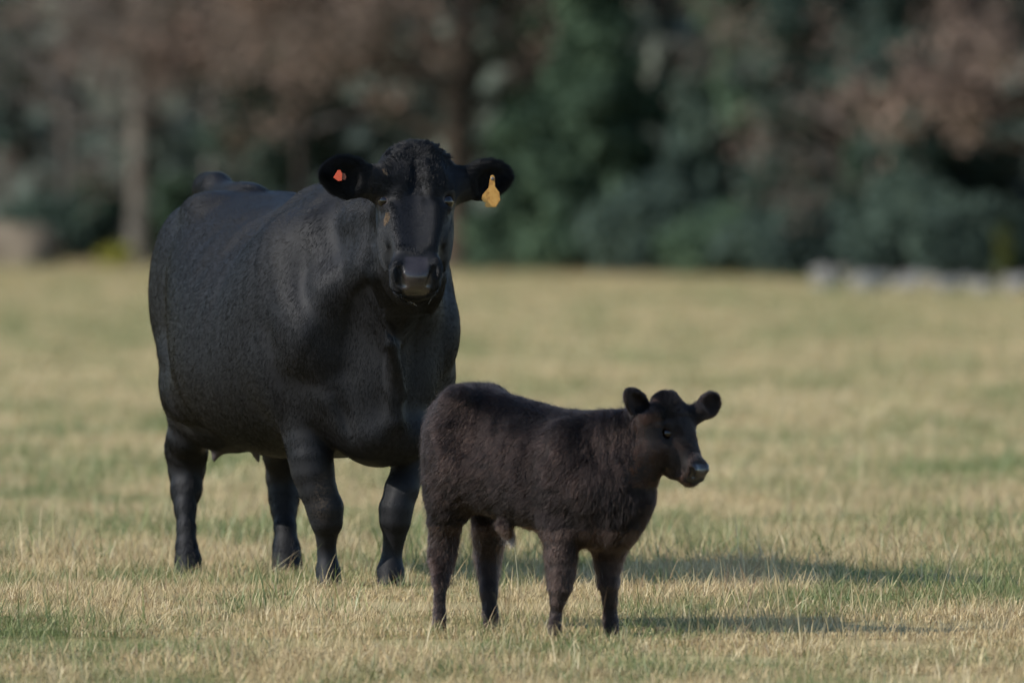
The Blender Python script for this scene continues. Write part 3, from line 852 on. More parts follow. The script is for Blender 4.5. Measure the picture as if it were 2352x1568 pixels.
# chin whiskers
make_fur('whiskers', V, Q, 14, lambda P: np.full(len(P), 0.020), lambda P, Nn: np.tile([0.1, 0, -1.0], (len(P), 1)), 0.5, 0.00045, 5, body,
         simple_mat('pale_whisker', (0.3, 0.28, 0.26), 0.4), dens_fn=only(lambda C: (((C - HO) @ ha) > 0.26) & (((C - HO) @ hn) < -0.075) & (C[:, 0] > 1.1)))
make_fur('mud_crust', V, Q, 600, lambda P: np.full(len(P), 0.012), cow_flow, 0.2, 0.0006, 6, body, M_mudhair,
         dens_fn=lambda C: np.maximum(1e-9, np.maximum((np.linalg.norm(((C - HO) @ HR_.T - np.array([-0.075, -0.100, 0.060])) / np.array([0.034, 0.022, 0.05]), axis=1) < 1) * 1.0,
                  np.maximum((np.linalg.norm(((C - HO) @ HR_.T - np.array([0.070, -0.092, 0.03])) / np.array([0.020, 0.016, 0.045]), axis=1) < 1) * 0.25,
                  0.35 * (np.linalg.norm((C - mb) / np.array([0.09, 0.06, 0.035]), axis=1) < 1) * (vnoise(C, 45, 33) > 0.1)))))
# eyes
me_eye = uv_sphere_mesh('eye', 0.0245)
me_eye.materials.append(M_eye)
for sgn in (-1, 1):
    e = link('eye', me_eye, cow); e.location = H(-0.012, 0.1065 if sgn > 0 else -0.1045, 0.031 if sgn > 0 else 0.037)
# tags
def extrude_outline(name, pts, th, mat, parent=None, org=(0, 0, 0), ax=None, ay=None, hole=None, bev=0.0):
    """solid slab from a 2-D outline"""
    ax = unit(ax); ay = unit(ay - np.dot(ay, ax) * ax); an = np.cross(ax, ay)
    n = len(pts); P = np.array(pts); c = P.mean(0)
    rings = [(-th / 2, 1 - bev), (-th / 2 * 0.6, 1.0), (th / 2 * 0.6, 1.0), (th / 2, 1 - bev)]
    V_ = []
    for h, sc in rings:
        for p in P: q = c + (p - c) * sc; V_.append(np.array(org) + ax * q[0] + ay * q[1] + an * h)
    F_ = []
    for r in range(3):
        for i in range(n): j = (i + 1) % n; F_.append((r * n + i, r * n + j, (r + 1) * n + j, (r + 1) * n + i))
    me = bpy.data.meshes.new(name)
    me.from_pydata([tuple(v) for v in V_], [], F_ + [tuple(range(n))[::-1], tuple(range(3 * n, 4 * n))])
    me.update(); me.materials.append(mat)
    return link(name, me, parent)
m = NT('orange_plastic')
nn = m.noise(60, 4, 0.7, 0.2, m.pos((1, 1, 1), True))
m.pbsdf(m.ramp(nn, [(0.3, (0.28, 0.125, 0.028)), (0.5, (0.50, 0.26, 0.06)), (0.75, (0.58, 0.33, 0.09))]), 0.5, 0.4, bump=nn, bump_str=0.15, bump_dist=0.002)
M_org = m.m
M_red = simple_mat('red_plastic', (0.55, 0.075, 0.03), 0.45)
M_stud = simple_mat('tag_stud', (0.12, 0.11, 0.10), 0.35)
PXM = 1 / 672.0
tp = np.array(cpx(1131, 410, 1.27))
vx = w2l(np.array([1.0, 0, 0])); vz = np.array([0.05, 0.0, 1.0])
out = [(-5, 2), (-4, 6), (0, 8), (4, 6), (5.5, 2), (6, -18), (16, -32), (18, -50), (8, -66), (-15, -66), (-18, -60), (-14, -57), (-22, -52), (-25, -46), (-22, -37), (-9, -22)]
tg = extrude_outline('ear_tag', [(a * PXM, b * PXM) for a, b in out], 0.003, M_org, cow, tp, vx, vz, bev=0.03)
tg['label'] = 'orange ear tag hanging from her left ear'
sm = uv_sphere_mesh('stud', 0.006, 12, 8); sm.materials.append(M_stud)
st_ = link('stud', sm, tg); st_.location = tp + fw * 0.004 + np.array([0, 0, 0.0])
tp2 = np.array(cpx(777, 403, 1.185))
out2 = [(-1, 12), (5, 12), (9, 4), (8, -12), (0, -13), (-11, -5)]
tg2 = extrude_outline('ear_tag', [(a * PXM, b * PXM) for a, b in out2], 0.004, M_red, cow, tp2, vx, vz, bev=0.03)
tg2['label'] = 'small red ear tag inside her right ear'
out3 = [(0, 6), (8, 4), (11, -4), (8, -11), (0, -10)]
sb = extrude_outline('tag_back', [(a * PXM, b * PXM) for a, b in out3], 0.004, simple_mat('dull_red_plastic', (0.12, 0.03, 0.015), 0.5), tg2, tp2 + vx * 0.011 - fw * 0.003, vx, vz, bev=0.03)
# ------------------------------------------------------------------ the calf
TH2 = radians(55.0); S2, C2 = sin(TH2), cos(TH2)
QX, QY = 0.038, 37.37
def kpx(x, y, u): return cpx(x, y, u, QX, QY, S2, C2)
calf = empty('calf', (QX, QY, 0), TH2 - pi / 2)
tag(calf, 'small fluffy black brown calf standing in front of the cow, looking right', 'calf')
K = Field(axis((-0.52, 0.42, 0.0085), (0.42, 0.82, 0.0038)), axis((-0.28, -0.16, 0.0085), (-0.16, 0.22, 0.0048), (0.22, 0.3, 0.0085)),
          axis((-0.12, 0.44, 0.0075), (0.44, 0.82, 0.0042)))
K.loft([(-0.38, 0.0, 0.02, 0.60, 0.50, 0.55, 2.0),
        (-0.355, 0.0, 0.055, 0.665, 0.43, 0.56, 2.0),
        (-0.31, 0.0, 0.078, 0.708, 0.38, 0.56, 2.1),
        (-0.22, 0.0, 0.138, 0.746, 0.35, 0.55, 2.2),
        (-0.08, 0.0, 0.136, 0.718, 0.315, 0.50, 2.2),
        (0.06, 0.0, 0.150, 0.685, 0.282, 0.47, 2.15),
        (0.20, 0.0, 0.150, 0.660, 0.242, 0.46, 2.1),
        (0.32, 0.0, 0.130, 0.640, 0.222, 0.44, 2.0),
        (0.41, 0.0, 0.100, 0.575, 0.240, 0.43, 2.0),
        (0.475, 0.0, 0.055, 0.50, 0.33, 0.42, 2.0),
        (0.50, 0.0, 0.02, 0.46, 0.38, 0.42, 2.0)], k=0.03)
for sgn in (-1, 1):
    K.ell((-0.19, sgn * 0.095, 0.705), (0.05, 0.03, 0.03), k=0.06)
    K.ell((-0.24, sgn * 0.080, 0.52), (0.082, 0.058, 0.15), k=0.06)
    K.ell((0.23, sgn * 0.098, 0.50), (0.075, 0.055, 0.13), k=0.06)
    K.ell((0.31, sgn * 0.09, 0.42), (0.055, 0.045, 0.06), k=0.05)
kl_rh = [(1050, 985, 1100, -0.26), (1120, 980, 1095, -0.27), (1165, 978, 1078, -0.28), (1194, 979, 1064, -0.30), (1235, 983, 1057, -0.315), (1270, 984, 1053, -0.32), (1297, 986, 1046, -0.31), (1338, 990, 1034, -0.29), (1379, 992, 1027, -0.28), (1405, 992, 1027, -0.275), (1430, 990, 1030, -0.268), (1455, 988, 1033, -0.26)]
kl_lh = [(1120, 1085, 1165, -0.22), (1194, 1092, 1160, -0.23), (1235, 1084, 1165, -0.25), (1276, 1086, 1156, -0.265), (1317, 1093, 1150, -0.255), (1358, 1098, 1148, -0.235), (1399, 1104, 1147, -0.225), (1420, 1104, 1149, -0.22), (1458, 1103, 1153, -0.21)]
kl_rf = [(1120, 1255, 1370, 0.18), (1180, 1248, 1350, 0.19), (1235, 1245, 1334, 0.20), (1276, 1248, 1329, 0.205), (1317, 1252, 1324, 0.21), (1350, 1256, 1317, 0.212), (1379, 1259, 1303, 0.205), (1411, 1260, 1294, 0.195), (1435, 1255, 1293, 0.20), (1466, 1254, 1296, 0.21)]
kl_lf = [(1150, 1355, 1445, 0.285), (1220, 1358, 1448, 0.285), (1276, 1361, 1437, 0.285), (1297, 1363, 1431, 0.285), (1338, 1370, 1426, 0.29), (1379, 1380, 1422, 0.285), (1410, 1383, 1421, 0.28), (1430, 1383, 1424, 0.285), (1456, 1382, 1427, 0.295)]
kf = []
for q, sf in ((kl_rh, 1.0), (kl_lh, 1.0), (kl_rf, 1.0), (kl_lf, 1.0)):
    kf.append(leg(K, q, kpx, 0.012, sf, 712.0, 9.5)[-1])
K.cone(kpx(992, 1262, -0.335), kpx(994, 1290, -0.335), 0.013, 0.012, 0.012)
for c0 in kf: K.ell((c0[0] + 0.03, c0[1], c0[2]), (0.03, 0.003, 0.025), k=0.008, neg=True)
K.chain([(-0.34, 0, 0.655, 0.026), (-0.385, 0.03, 0.60, 0.020), (-0.385, 0.05, 0.50, 0.015), (-0.36, 0.055, 0.36, 0.014), (-0.345, 0.055, 0.28, 0.012)], k=0.025)
K.cone(kpx(1160, 1205, -0.03), kpx(1176, 1238, -0.02), 0.025, 0.010, 0.03)
for sgn in (-1, 1):
    K.ell((-0.13, sgn * 0.165, 0.60), (0.06, 0.035, 0.08), k=0.06, neg=True)
    K.ell((0.125, sgn * 0.185, 0.44), (0.03, 0.04, 0.14), k=0.05, neg=True)
# neck
K.chain([(0.22, 0, 0.56, 0.085), (0.36, 0.005, 0.58, 0.078), (0.47, 0.015, 0.625, 0.062)], k=0.05)
K.chain([(0.30, 0, 0.42, 0.11), (0.42, 0.01, 0.49, 0.080), (0.50, 0.02, 0.545, 0.058)], k=0.05)
# head
def w2k(v): return np.array([v[0] * S2 - v[1] * C2, v[0] * C2 + v[1] * S2, v[2]])
FI = radians(47); PK = radians(56)
hz = np.array([sin(FI), -cos(FI), 0.0])
ka = w2k(hz * cos(PK) + np.array([0, 0, -sin(PK)])); kn = w2k(hz * sin(PK) + np.array([0, 0, cos(PK)])); ks = np.cross(kn, ka)
KR = np.array([ka, ks, kn]); KO = np.array(kpx(1559, 993, 0.545))
def G(t, s, n): return KO + ka * t + ks * s + kn * n
K.loft([(-0.135, 0, 0.028, 0.020, -0.03, 0, 2.0),
        (-0.115, 0, 0.050, 0.032, -0.06, -0.01, 2.1),
        (-0.070, 0, 0.064, 0.044, -0.078, -0.01, 2.3),
        (-0.010, 0, 0.067, 0.045, -0.088, -0.015, 2.4),
        (0.045, 0, 0.057, 0.036, -0.108, -0.02, 2.3),
        (0.095, 0, 0.047, 0.028, -0.102, -0.02, 2.2),
        (0.130, 0, 0.043, 0.024, -0.084, -0.015, 2.2),
        (0.158, 0, 0.042, 0.016, -0.064, -0.015, 2.2),
        (0.176, 0, 0.026, -0.002, -0.036, -0.015, 2.1)], KO, KR, k=0.02)
K.ell(G(-0.112, 0, 0.010), (0.03, 0.036, 0.03), KR, k=0.03)
for sgn in (-1, 1):
    K.ell(G(0.03, sgn * 0.045, -0.045), (0.07, 0.020, 0.040), KR, k=0.025)
    K.ell(G(-0.022, sgn * 0.058, 0.016), (0.024, 0.012, 0.016), KR, k=0.018)
    K.ell(G(0.004, sgn * 0.067, -0.001), (0.019, 0.015, 0.016), KR, k=0.007, neg=True)
    K.ell(G(0.140, sgn * 0.030, 0.008), (0.024, 0.014, 0.016), KR, k=0.015)
    K.cone(G(0.150, sgn * 0.038, 0.012), G(0.168, sgn * 0.032, -0.002), 0.0065, 0.0095, 0.004, neg=True)
    K.cone(G(0.178, sgn * 0.018, -0.032), G(0.120, sgn * 0.044, -0.040), 0.0025, 0.003, 0.004, neg=True)
    K.cone(G(0.120, sgn * 0.044, -0.040), G(0.085, sgn * 0.044, -0.040), 0.003, 0.002, 0.004, neg=True)
K.ell(G(0.150, 0, -0.046), (0.026, 0.030, 0.016), KR, k=0.012)
K.ell(G(0.055, 0, -0.088), (0.06, 0.030, 0.032), KR, k=0.03)
def kear(root, tip, facing, wid, th=0.018):
    root = np.array(root); tip = np.array(tip); L = np.linalg.norm(tip - root); a = (tip - root) / L
    nrm = unit(np.array(facing) - np.dot(facing, a) * a); b = np.cross(nrm, a); c = (root + tip) / 2; R = np.array([a, b, nrm])
    K.ell(c + a * L * 0.05, (L * 0.53, wid, th), R, k=0.008)
    K.cone(root - a * 0.02, root + a * 0.03, 0.020, 0.018, 0.018)
    K.ell(c + nrm * 0.017 + a * 0.005, (L * 0.46, wid * 0.84, th * 1.25), R, k=0.006, neg=True)
kR0 = kpx(1488, 958, 0.455); kR1 = kpx(1442, 900, 0.46)
kL0 = kpx(1603, 952, 0.56); kL1 = kpx(1648, 914, 0.565)
kear(kR0, kR1, w2k(unit([0.55, -1, -0.1])), 0.039)
kear(kL0, kL1, w2k(unit([0.25, -1, -0.1])), 0.040)
K.cone(G(-0.07, -0.045, -0.01), kR0, 0.030, 0.018, 0.03); K.cone(G(-0.07, 0.045, -0.01), kL0, 0.030, 0.018, 0.03)
VK, QK = K.nets(); del K
VK = relax(VK, QK, 2, 0.45)
NK, _ = vnormals(VK, QK)
hk = (VK - KO) @ KR.T
relk = 0.0012 * vnoise(VK, 11, 41) + 0.0006 * vnoise(VK, 34, 42)
headk = sstep(-0.16, -0.10, hk[:, 0]) * (VK[:, 0] > 0.46)
relk = relk * (1 - 0.85 * headk)
nk = sstep(0.28, 0.34, VK[:, 0]) * (1 - sstep(0.46, 0.5, VK[:, 0])) * sstep(0.36, 0.45, VK[:, 2])
relk += 0.0022 * nk * np.sin((VK[:, 0] + 0.2 * VK[:, 2]) * 170 + 5 * vnoise(VK, 7, 44)) * (0.5 + 0.5 * vnoise(VK, 12, 45))
VK = VK + NK * relk[:, None]
mek = mesh_np('body', VK, QK)
hk = (VK - KO) @ KR.T
nosek = headk * sstep(0.132, 0.140, hk[:, 0] + 0.15 * np.minimum(0, hk[:, 2])) * (1 - sstep(0.036, 0.042, np.abs(hk[:, 1]))) * sstep(-0.034, -0.028, hk[:, 2])
set_mask(mek, np.stack([nosek, nosek * 0, nosek * 0], 1))
mek.materials.append(coat_skin('calf_hide', (0.006, 0.004, 0.0035), 0.7, (0.010, 0.0095, 0.011)))
bodyk = link('body', mek, calf)
def calf_hair_mat():
    m = NT('calf_hair')
    h = m.n('ShaderNodeBsdfHairPrincipled')
    try: h.model = 'CHIANG'
    except Exception: pass
    h.parametrization = 'COLOR'
    p = m.pos((1, 1, 1), True)
    big = m.noise(7, 3, 0.6, 0.0, p)
    at = m.n('ShaderNodeAttribute', attribute_name='brown')
    rn = m.n('ShaderNodeAttribute', attribute_name='rnd')
    f = m.math('ADD', at.outputs['Fac'], m.math('MULTIPLY', m.math('SUBTRACT', rn.outputs['Fac'], 0.5), 0.5))
    c = m.ramp(f, [(0.1, (0.002, 0.0015, 0.0016)), (0.5, (0.0062, 0.0032, 0.0026)), (0.95, (0.058, 0.034, 0.026))])
    m.l(c, h.inputs['Color'])
    h.inputs['IOR'].default_value = 1.31; h.inputs['Roughness'].default_value = 0.42; h.inputs['Radial Roughness'].default_value = 0.6
    m.l(h.outputs[0], m.out.inputs[0])
    return m.m
M_calfhair = calf_hair_mat()
def calf_flow(P, Nn):
    h = (P - KO) @ KR.T
    oh = (sstep(-0.15, -0.10, h[:, 0]) * (P[:, 0] > 0.47) * (P[:, 2] > 0.42))[:, None]
    d = np.tile(np.array([-0.7, 0, -0.75]), (len(P), 1))
    fr_ = sstep(0.25, 0.4, P[:, 0])[:, None]
    d = d * (1 - fr_) + np.array([-0.15, 0, -1.0]) * fr_
    lg = (1 - sstep(0.26, 0.34, P[:, 2]))[:, None]
    d = d * (1 - lg) + np.array([-0.55, 0, -1.0]) * lg
    f = -np.tile(ka, (len(P), 1)) * 0.9 + ks[None] * np.clip(h[:, 1:2] * 10, -0.6, 0.6)
    return d * (1 - oh) + f * oh
def kis_ear(P):
    o = np.zeros(len(P))
    for r, t in ((kR0, kR1), (kL0, kL1)):
        r = np.array(r); a = np.array(t) - r; q = (P - r) @ a / (a @ a); s_ = np.clip(q, 0, 1.2); o = np.maximum(o, ((q > 0.15) & (np.linalg.norm(P - r - s_[:, None] * a, axis=1) < 0.05)) * 1.0)
    return o
def calf_len(P):
    h = (P - KO) @ KR.T
    L = 0.027 - 0.007 * sstep(0.52, 0.66, P[:, 2])
    L = np.where(P[:, 2] < 0.27, 0.017, L); L = np.where(P[:, 2] < 0.10, 0.010, L)
    L = np.where((P[:, 0] < -0.30) & (P[:, 2] > 0.12), 0.022, L)
    L = np.where((P[:, 0] > 0.30) & (P[:, 2] < 0.46) & (P[:, 2] > 0.2), 0.030, L)
    face = (h[:, 0] > -0.14) & (P[:, 0] > 0.47) & (P[:, 2] > 0.42)
    wf = sstep(0.43, 0.51, P[:, 0]) * sstep(0.38, 0.46, P[:, 2]) * sstep(-0.19, -0.12, h[:, 0]); L = L * (1 - wf) + 0.009 * wf
    L = np.where(face & (h[:, 0] < -0.03) & (h[:, 2] > -0.01), 0.013, L)
    L = np.where(face & (h[:, 0] < -0.07) & (h[:, 2] > -0.02), 0.018, L)
    L = np.where(face & (h[:, 0] > 0.128) & (np.abs(h[:, 1]) < 0.04) & (h[:, 2] > -0.036), 0.0006, L)
    L = np.where(face & (np.linalg.norm((h - np.array([0.004, 0, -0.004])) * np.array([1, 0, 1]), axis=1) < 0.021) & (np.abs(h[:, 1]) > 0.045), 0.001, L)
    return np.where(kis_ear(P) > 0, 0.010, L)
def calf_lift(P):
    h = (P - KO) @ KR.T
    f = 0.34 + 0.12 * sstep(0.54, 0.68, P[:, 2])
    f = np.where((h[:, 0] > -0.14) & (P[:, 0] > 0.47) & (P[:, 2] > 0.42), np.where((h[:, 0] < -0.03) & (h[:, 2] > -0.01), 0.8, 0.2), f)
    return f
ck = make_fur('coat', VK, QK, 340000, calf_len, calf_flow, calf_lift, 0.00038, 77, bodyk, M_calfhair, kpts=5, clump=0.28, curl=0.10, lock=0.6, lock_size=0.005,
         dens_fn=lambda C: np.where((C[:, 0] > 0.45) & (C[:, 2] > 0.42), 2.5, 1.0) * np.where(C[:, 1] > 0.09, 0.6, 1.0))
# brown on the cheeks, the neck, the flank and down the legs
n_ = len(ck.data.curves); pp = np.zeros(n_ * 5 * 3, np.float32); ck.data.points.foreach_get('position', pp); pp = pp.reshape(n_, 5, 3)[:, 0]
hh = (pp - KO) @ KR.T
br = 0.30 + 0.22 * vnoise(pp, 5, 51) + 0.08 * vnoise(pp, 24, 52)
br += 0.45 * (pp[:, 2] < 0.3) + 0.1 * (pp[:, 0] > 0.3)
fc = (hh[:, 0] > -0.12) & (pp[:, 0] > 0.47) & (pp[:, 2] > 0.42)
br = np.where(fc, 0.15 + 0.85 * (1 - sstep(0.005, 0.035, hh[:, 2])) + 0.15 * vnoise(pp, 40, 53), br)
br = np.where(fc & (hh[:, 0] > 0.10) & (hh[:, 0] < 0.14), 1.0, br); br = np.where(kis_ear(pp) > 0, 0.35, br)
curve_attr(ck.data, 'brown', np.clip(br, 0, 1))
make_fur('belly_tuft', VK, QK, 160, lambda P: np.full(len(P), 0.03), lambda P, Nn: np.tile([0.2, 0, -1.0], (len(P), 1)), 0.3, 0.0005, 9, bodyk,
         simple_mat('pale_tuft', (0.25, 0.23, 0.22), 0.5), dens_fn=only(lambda C: np.linalg.norm(C - np.array(kpx(1176, 1236, -0.02)), axis=1) < 0.02))
me_e2 = uv_sphere_mesh('eye', 0.0165); me_e2.materials.append(M_eye)
for sgn in (-1, 1):
    e = link('eye', me_e2, calf); e.location = G(0.003, sgn * 0.0595, 0.001)

make_fur('guard_hair', VK, QK, 26000, lambda P: np.where((P[:, 0] > 0.46) & (P[:, 2] > 0.42), 0.010, 0.032) * np.where(P[:, 2] < 0.1, 0.4, 1.0), calf_flow, 0.6, 0.00035, 91, bodyk, M_calfhair, kpts=5, clump=0.3, curl=0.12)
gh = bpy.data.objects['guard_hair'].data; curve_attr(gh, 'brown', np.full(len(gh.curves), 0.45))
# ------------------------------------------------------------------ the wood edge
rnd = random.Random(4)
def edge_y(X): return 142.0 - 2.1 * max(-9.0, min(9.0, X))
def at_px(x, back=0.0):
    Y = 143.0
    for _ in range(8): X = (x - 1176.0) * Y / FPX; Y = edge_y(X) + back
    return X, Y
def tube_mesh(name, lines, mat, sides=5):
    V_ = []; F_ = []
    ang = np.linspace(0, 2 * pi, sides, endpoint=False)
    for pts, rad in lines:
        pts = np.asarray(pts, float); k = len(pts)
        T = np.gradient(pts, axis=0); T /= np.linalg.norm(T, axis=1)[:, None] + 1e-9
        up = np.where(np.abs(T[:, 2:3]) > 0.9, np.array([[1.0, 0, 0]]), np.array([[0, 0, 1.0]]))
        a = np.cross(T, up); a /= np.linalg.norm(a, axis=1)[:, None] + 1e-9; b = np.cross(T, a)
        R = pts[:, None] + np.asarray(rad)[:, None, None] * (a[:, None] * np.cos(ang)[None, :, None] + b[:, None] * np.sin(ang)[None, :, None])
        o = len(V_) and sum(len(v) for v in V_); V_.append(R.reshape(-1, 3))
        i = np.arange(sides); j = (i + 1) % sides
        for s_ in range(k - 1): F_.append(np.stack([o + s_ * sides + i, o + s_ * sides + j, o + (s_ + 1) * sides + j, o + (s_ + 1) * sides + i], 1))
    # running offsets
    me = mesh_np(name, np.concatenate(V_), np.concatenate(F_)); me.materials.append(mat); return me
def leaves_mesh(name, C, size, mat, rs, flat=0.0):
    n = len(C)
    a = rs.normal(size=(n, 3)); a /= np.linalg.norm(a, axis=1)[:, None]
    b = rs.normal(size=(n, 3)); b[:, 2] *= (1 - flat); b -= (a * b).sum(1)[:, None] * a; b /= np.linalg.norm(b, axis=1)[:, None]
    s = (size * rs.uniform(0.5, 1.3, n))[:, None]
    P = np.stack([C - a * s, C + b * s * 0.55, C + a * s, C - b * s * 0.55], 1).reshape(-1, 3)
    me = mesh_np(name, P, np.arange(n * 4).reshape(n, 4), smooth=False); me.materials.append(mat); return me
def leaf_mat(name, cols, scale=0.8, trans=0.3):
    m = NT(name)
    n = m.noise(scale, 3, 0.6, 0.3, m.pos((1, 1, 1))); f = m.noise(9, 2, 0.6, 0.0, m.pos((1, 1, 1)))
    c = m.ramp(m.math('ADD', m.math('MULTIPLY', n, 0.7), m.math('MULTIPLY', f, 0.3)), [(0.32 + 0.36 * i / (len(cols) - 1), q) for i, q in enumerate(cols)])
    d = m.n('ShaderNodeBsdfDiffuse'); t = m.n('ShaderNodeBsdfTranslucent'); mx = m.n('ShaderNodeMixShader'); mx.inputs[0].default_value = trans
    m.l(c, d.inputs[0]); m.l(c, t.inputs[0]); m.l(d.outputs[0], mx.inputs[1]); m.l(t.outputs[0], mx.inputs[2]); m.l(mx.outputs[0], m.out.inputs[0])
    return m.m
def bark_mat(name, a, b):
    m = NT(name); n = m.noise(3.5, 5, 0.65, 0.4, m.pos((1, 1, 0.35), True))
    m.pbsdf(m.ramp(n, [(0.35, a), (0.65, b)]), 0.9, 0.1, bump=n, bump_str=0.8, bump_dist=0.03); return m.m
B_pale = bark_mat('pale_bark', (0.115, 0.100, 0.080), (0.185, 0.163, 0.134))
B_brown = bark_mat('brown_bark', (0.054, 0.041, 0.031), (0.102, 0.072, 0.048))
B_dark = bark_mat('dark_bark', (0.035, 0.028, 0.024), (0.07, 0.055, 0.045))
B_twig = bark_mat('grey_twig_bark', (0.106, 0.094, 0.080), (0.175, 0.152, 0.130))
L_brown = leaf_mat('dead_oak_leaf', [(0.098, 0.081, 0.064), (0.197, 0.149, 0.116), (0.394, 0.263, 0.196)])
L_tan = leaf_mat('tan_leaf', [(0.08, 0.065, 0.055), (0.20, 0.145, 0.115), (0.50, 0.36, 0.27)])
L_green = leaf_mat('pine_needle', [(0.055, 0.082, 0.058), (0.089, 0.134, 0.084), (0.130, 0.186, 0.108)])
L_dark = leaf_mat('dark_needle', [(0.048, 0.067, 0.060), (0.083, 0.117, 0.091), (0.139, 0.187, 0.135)])
L_yel = leaf_mat('yellow_leaf', [(0.20, 0.20, 0.04), (0.42, 0.40, 0.08)], 3.0)
def grow(lines, tips, p, d, L, r, lvl, rs, spread=0.75, droop=0.0, n=6, kids=5, min_r=0.006):
    pts = [np.array(p)]; rad = [r]; dd = np.array(d, float)
    for i in range(n):
        dd = unit(dd + rs.normal(0, 0.13, 3) + np.array([0, 0, 0.03 - droop]))
        pts.append(pts[-1] + dd * L / n); rad.append(max(min_r * 0.6, r * (1 - 0.75 * (i + 1) / n)))
        if lvl > 0 and i >= 1:
            for _ in range(rs.randint(1, 3) if kids > 4 else 1):
                sd = rs.normal(0, 1, 3); sd[2] = abs(sd[2]) * 0.25 - droop * 2; sd = unit(sd - np.dot(sd, dd) * dd)
                cd = unit(dd * (1 - spread * 0.5) + sd * spread)
                grow(lines, tips, pts[-1], cd, L * rs.uniform(0.45, 0.65), max(min_r, rad[-1] * 0.6), lvl - 1, rs, spread, droop, 5, kids - 1, min_r)
    lines.append((pts, rad))
    if lvl <= 1: tips += pts[2:]
    return pts
def broadleaf(x, back, h, tr, limbs, leaves, lmat, bmat, label, seed, lsize=0.07, leafz=6.0, lean=0.0, tmat=None, cluster=0.16):
    X, Y = at_px(x, back); rs = np.random.RandomState(seed)
    t = empty('broadleaf_tree', (X, Y, 0)); tag(t, label, 'tree', 'trees at the edge of the wood')
    lines = []; tips = []
    k = 12; tz = np.linspace(-0.1, h, k)
    tp_ = np.stack([lean * tz + 0.04 * np.cumsum(rs.normal(0, 1, k)) * (tz > 2.5), 0.04 * np.cumsum(rs.normal(0, 1, k)), tz], 1); tp_[0, :2] = 0
    rr = tr * (1 - 0.85 * np.clip(tz, 0, h) / h); rr[0] *= 1.35
    link('trunk', tube_mesh('trunk', [(tp_, rr)], bmat, 12), t)
    for (z, az, el, L, r) in limbs:
        b = np.array([np.interp(z, tz, tp_[:, i]) for i in range(3)])
        grow(lines, tips, b, [cos(az) * cos(el), sin(az) * cos(el), sin(el)], L, r, 3, rs, n=6, kids=4)
    for i in range(14):
        z = rs.uniform(3.2, h); az = rs.uniform(0, 2 * pi); b = np.array([np.interp(z, tz, tp_[:, i]) for i in range(3)])
        grow(lines, tips, b, [cos(az) * 0.8, sin(az) * 0.8, 0.55], rs.uniform(0.25, 0.4) * h * (1.1 - z / h), tr * 0.35, 2, rs, n=5, kids=4)
    link('branches', tube_mesh('branches', lines, tmat or bmat, 4), t)['kind'] = 'stuff'
    if leaves:
        tips = np.array(tips); w = np.where(tips[:, 2] < leafz, 4.0, 1.0); w /= w.sum()
        c = tips[rs.choice(len(tips), max(8, leaves // 9), p=w)]
        C = np.repeat(c, 9, 0) + rs.normal(0, cluster, (len(c) * 9, 3))
        link('crown', leaves_mesh('crown', C, lsize, lmat, rs), t)['kind'] = 'stuff'
    return t
def conifer(x, back, h, w, n, lmat, label, seed, low=0.3, name='pine_tree', lsize=0.105, tr=None, group='trees at the edge of the wood'):
    X, Y = at_px(x, back); rs = np.random.RandomState(seed)
    t = empty(name, (X, Y, 0)); tag(t, label, 'tree', group)
    tr = tr or 0.012 * h + 0.03
    link('trunk', tube_mesh('trunk', [([(0, 0, -0.1), (0.03, 0, h * 0.5), (0, 0, h * 0.97)], [tr * 1.2, tr * 0.7, 0.02])], B_dark, 8), t)
    lines = []; C = []; z = low
    while z < h * 0.97:
        f = (z - low) / (h - low); R = w * (1 - f) ** 0.75 * (0.75 + 0.25 * sin(z * 3.1 + seed)) + 0.05
        for _ in range(rs.randint(4, 7)):
            az = rs.uniform(0, 2 * pi); Rl = R * rs.uniform(0.55, 1.12); dz = rs.uniform(-0.12, 0.22) * Rl
            e = np.array([cos(az) * Rl, sin(az) * Rl, dz])
            lines.append(([(0, 0, z), tuple(np.array([0, 0, z]) + e * 0.55 + [0, 0, 0.06 * Rl]), tuple(np.array([0, 0, z]) + e)], [0.022, 0.014, 0.005]))
            m_ = int(1.5 * n * Rl / (w * 9.0) / max(1.0, h / 7.0)) + 3
            tt_ = rs.uniform(0.25, 1.05, m_) ** 0.8
            C.append(np.array([0, 0, z]) + e[None] * tt_[:, None] + rs.normal(0, 1, (m_, 3)) * np.array([0.13, 0.13, 0.09]) * (0.5 + Rl * 0.45))
        z += 0.20 + 0.12 * f + (0.1 if z > 5 else 0.0)
    link('branches', tube_mesh('branches', lines, B_dark, 3), t)['kind'] = 'stuff'
    link('crown', leaves_mesh('crown', np.concatenate(C), lsize, lmat, rs, 0.4), t)['kind'] = 'stuff'
    return t
P = pi
# pale tree at the left with its bare limbs
broadleaf(320, -1.0, 11, 0.155, [(1.55, P * 0.93, 0.55, 2.6, 0.07), (1.15, P * 1.02, 0.12, 1.9, 0.04), (1.75, P * 0.02, 0.30, 2.4, 0.055), (2.2, P * 0.98, 0.5, 2.2, 0.05), (2.6, P * 0.05, 0.45, 2.3, 0.05), (0.95, P * 1.05, 0.05, 1.2, 0.025), (1.9, P * 1.5, 0.3, 1.6, 0.04), (3.0, P * 0.9, 0.4, 2.2, 0.04)],
          500, L_brown, B_pale, 'pale bare tree at the left with a straight grey trunk', 3, 0.05, tmat=B_twig)
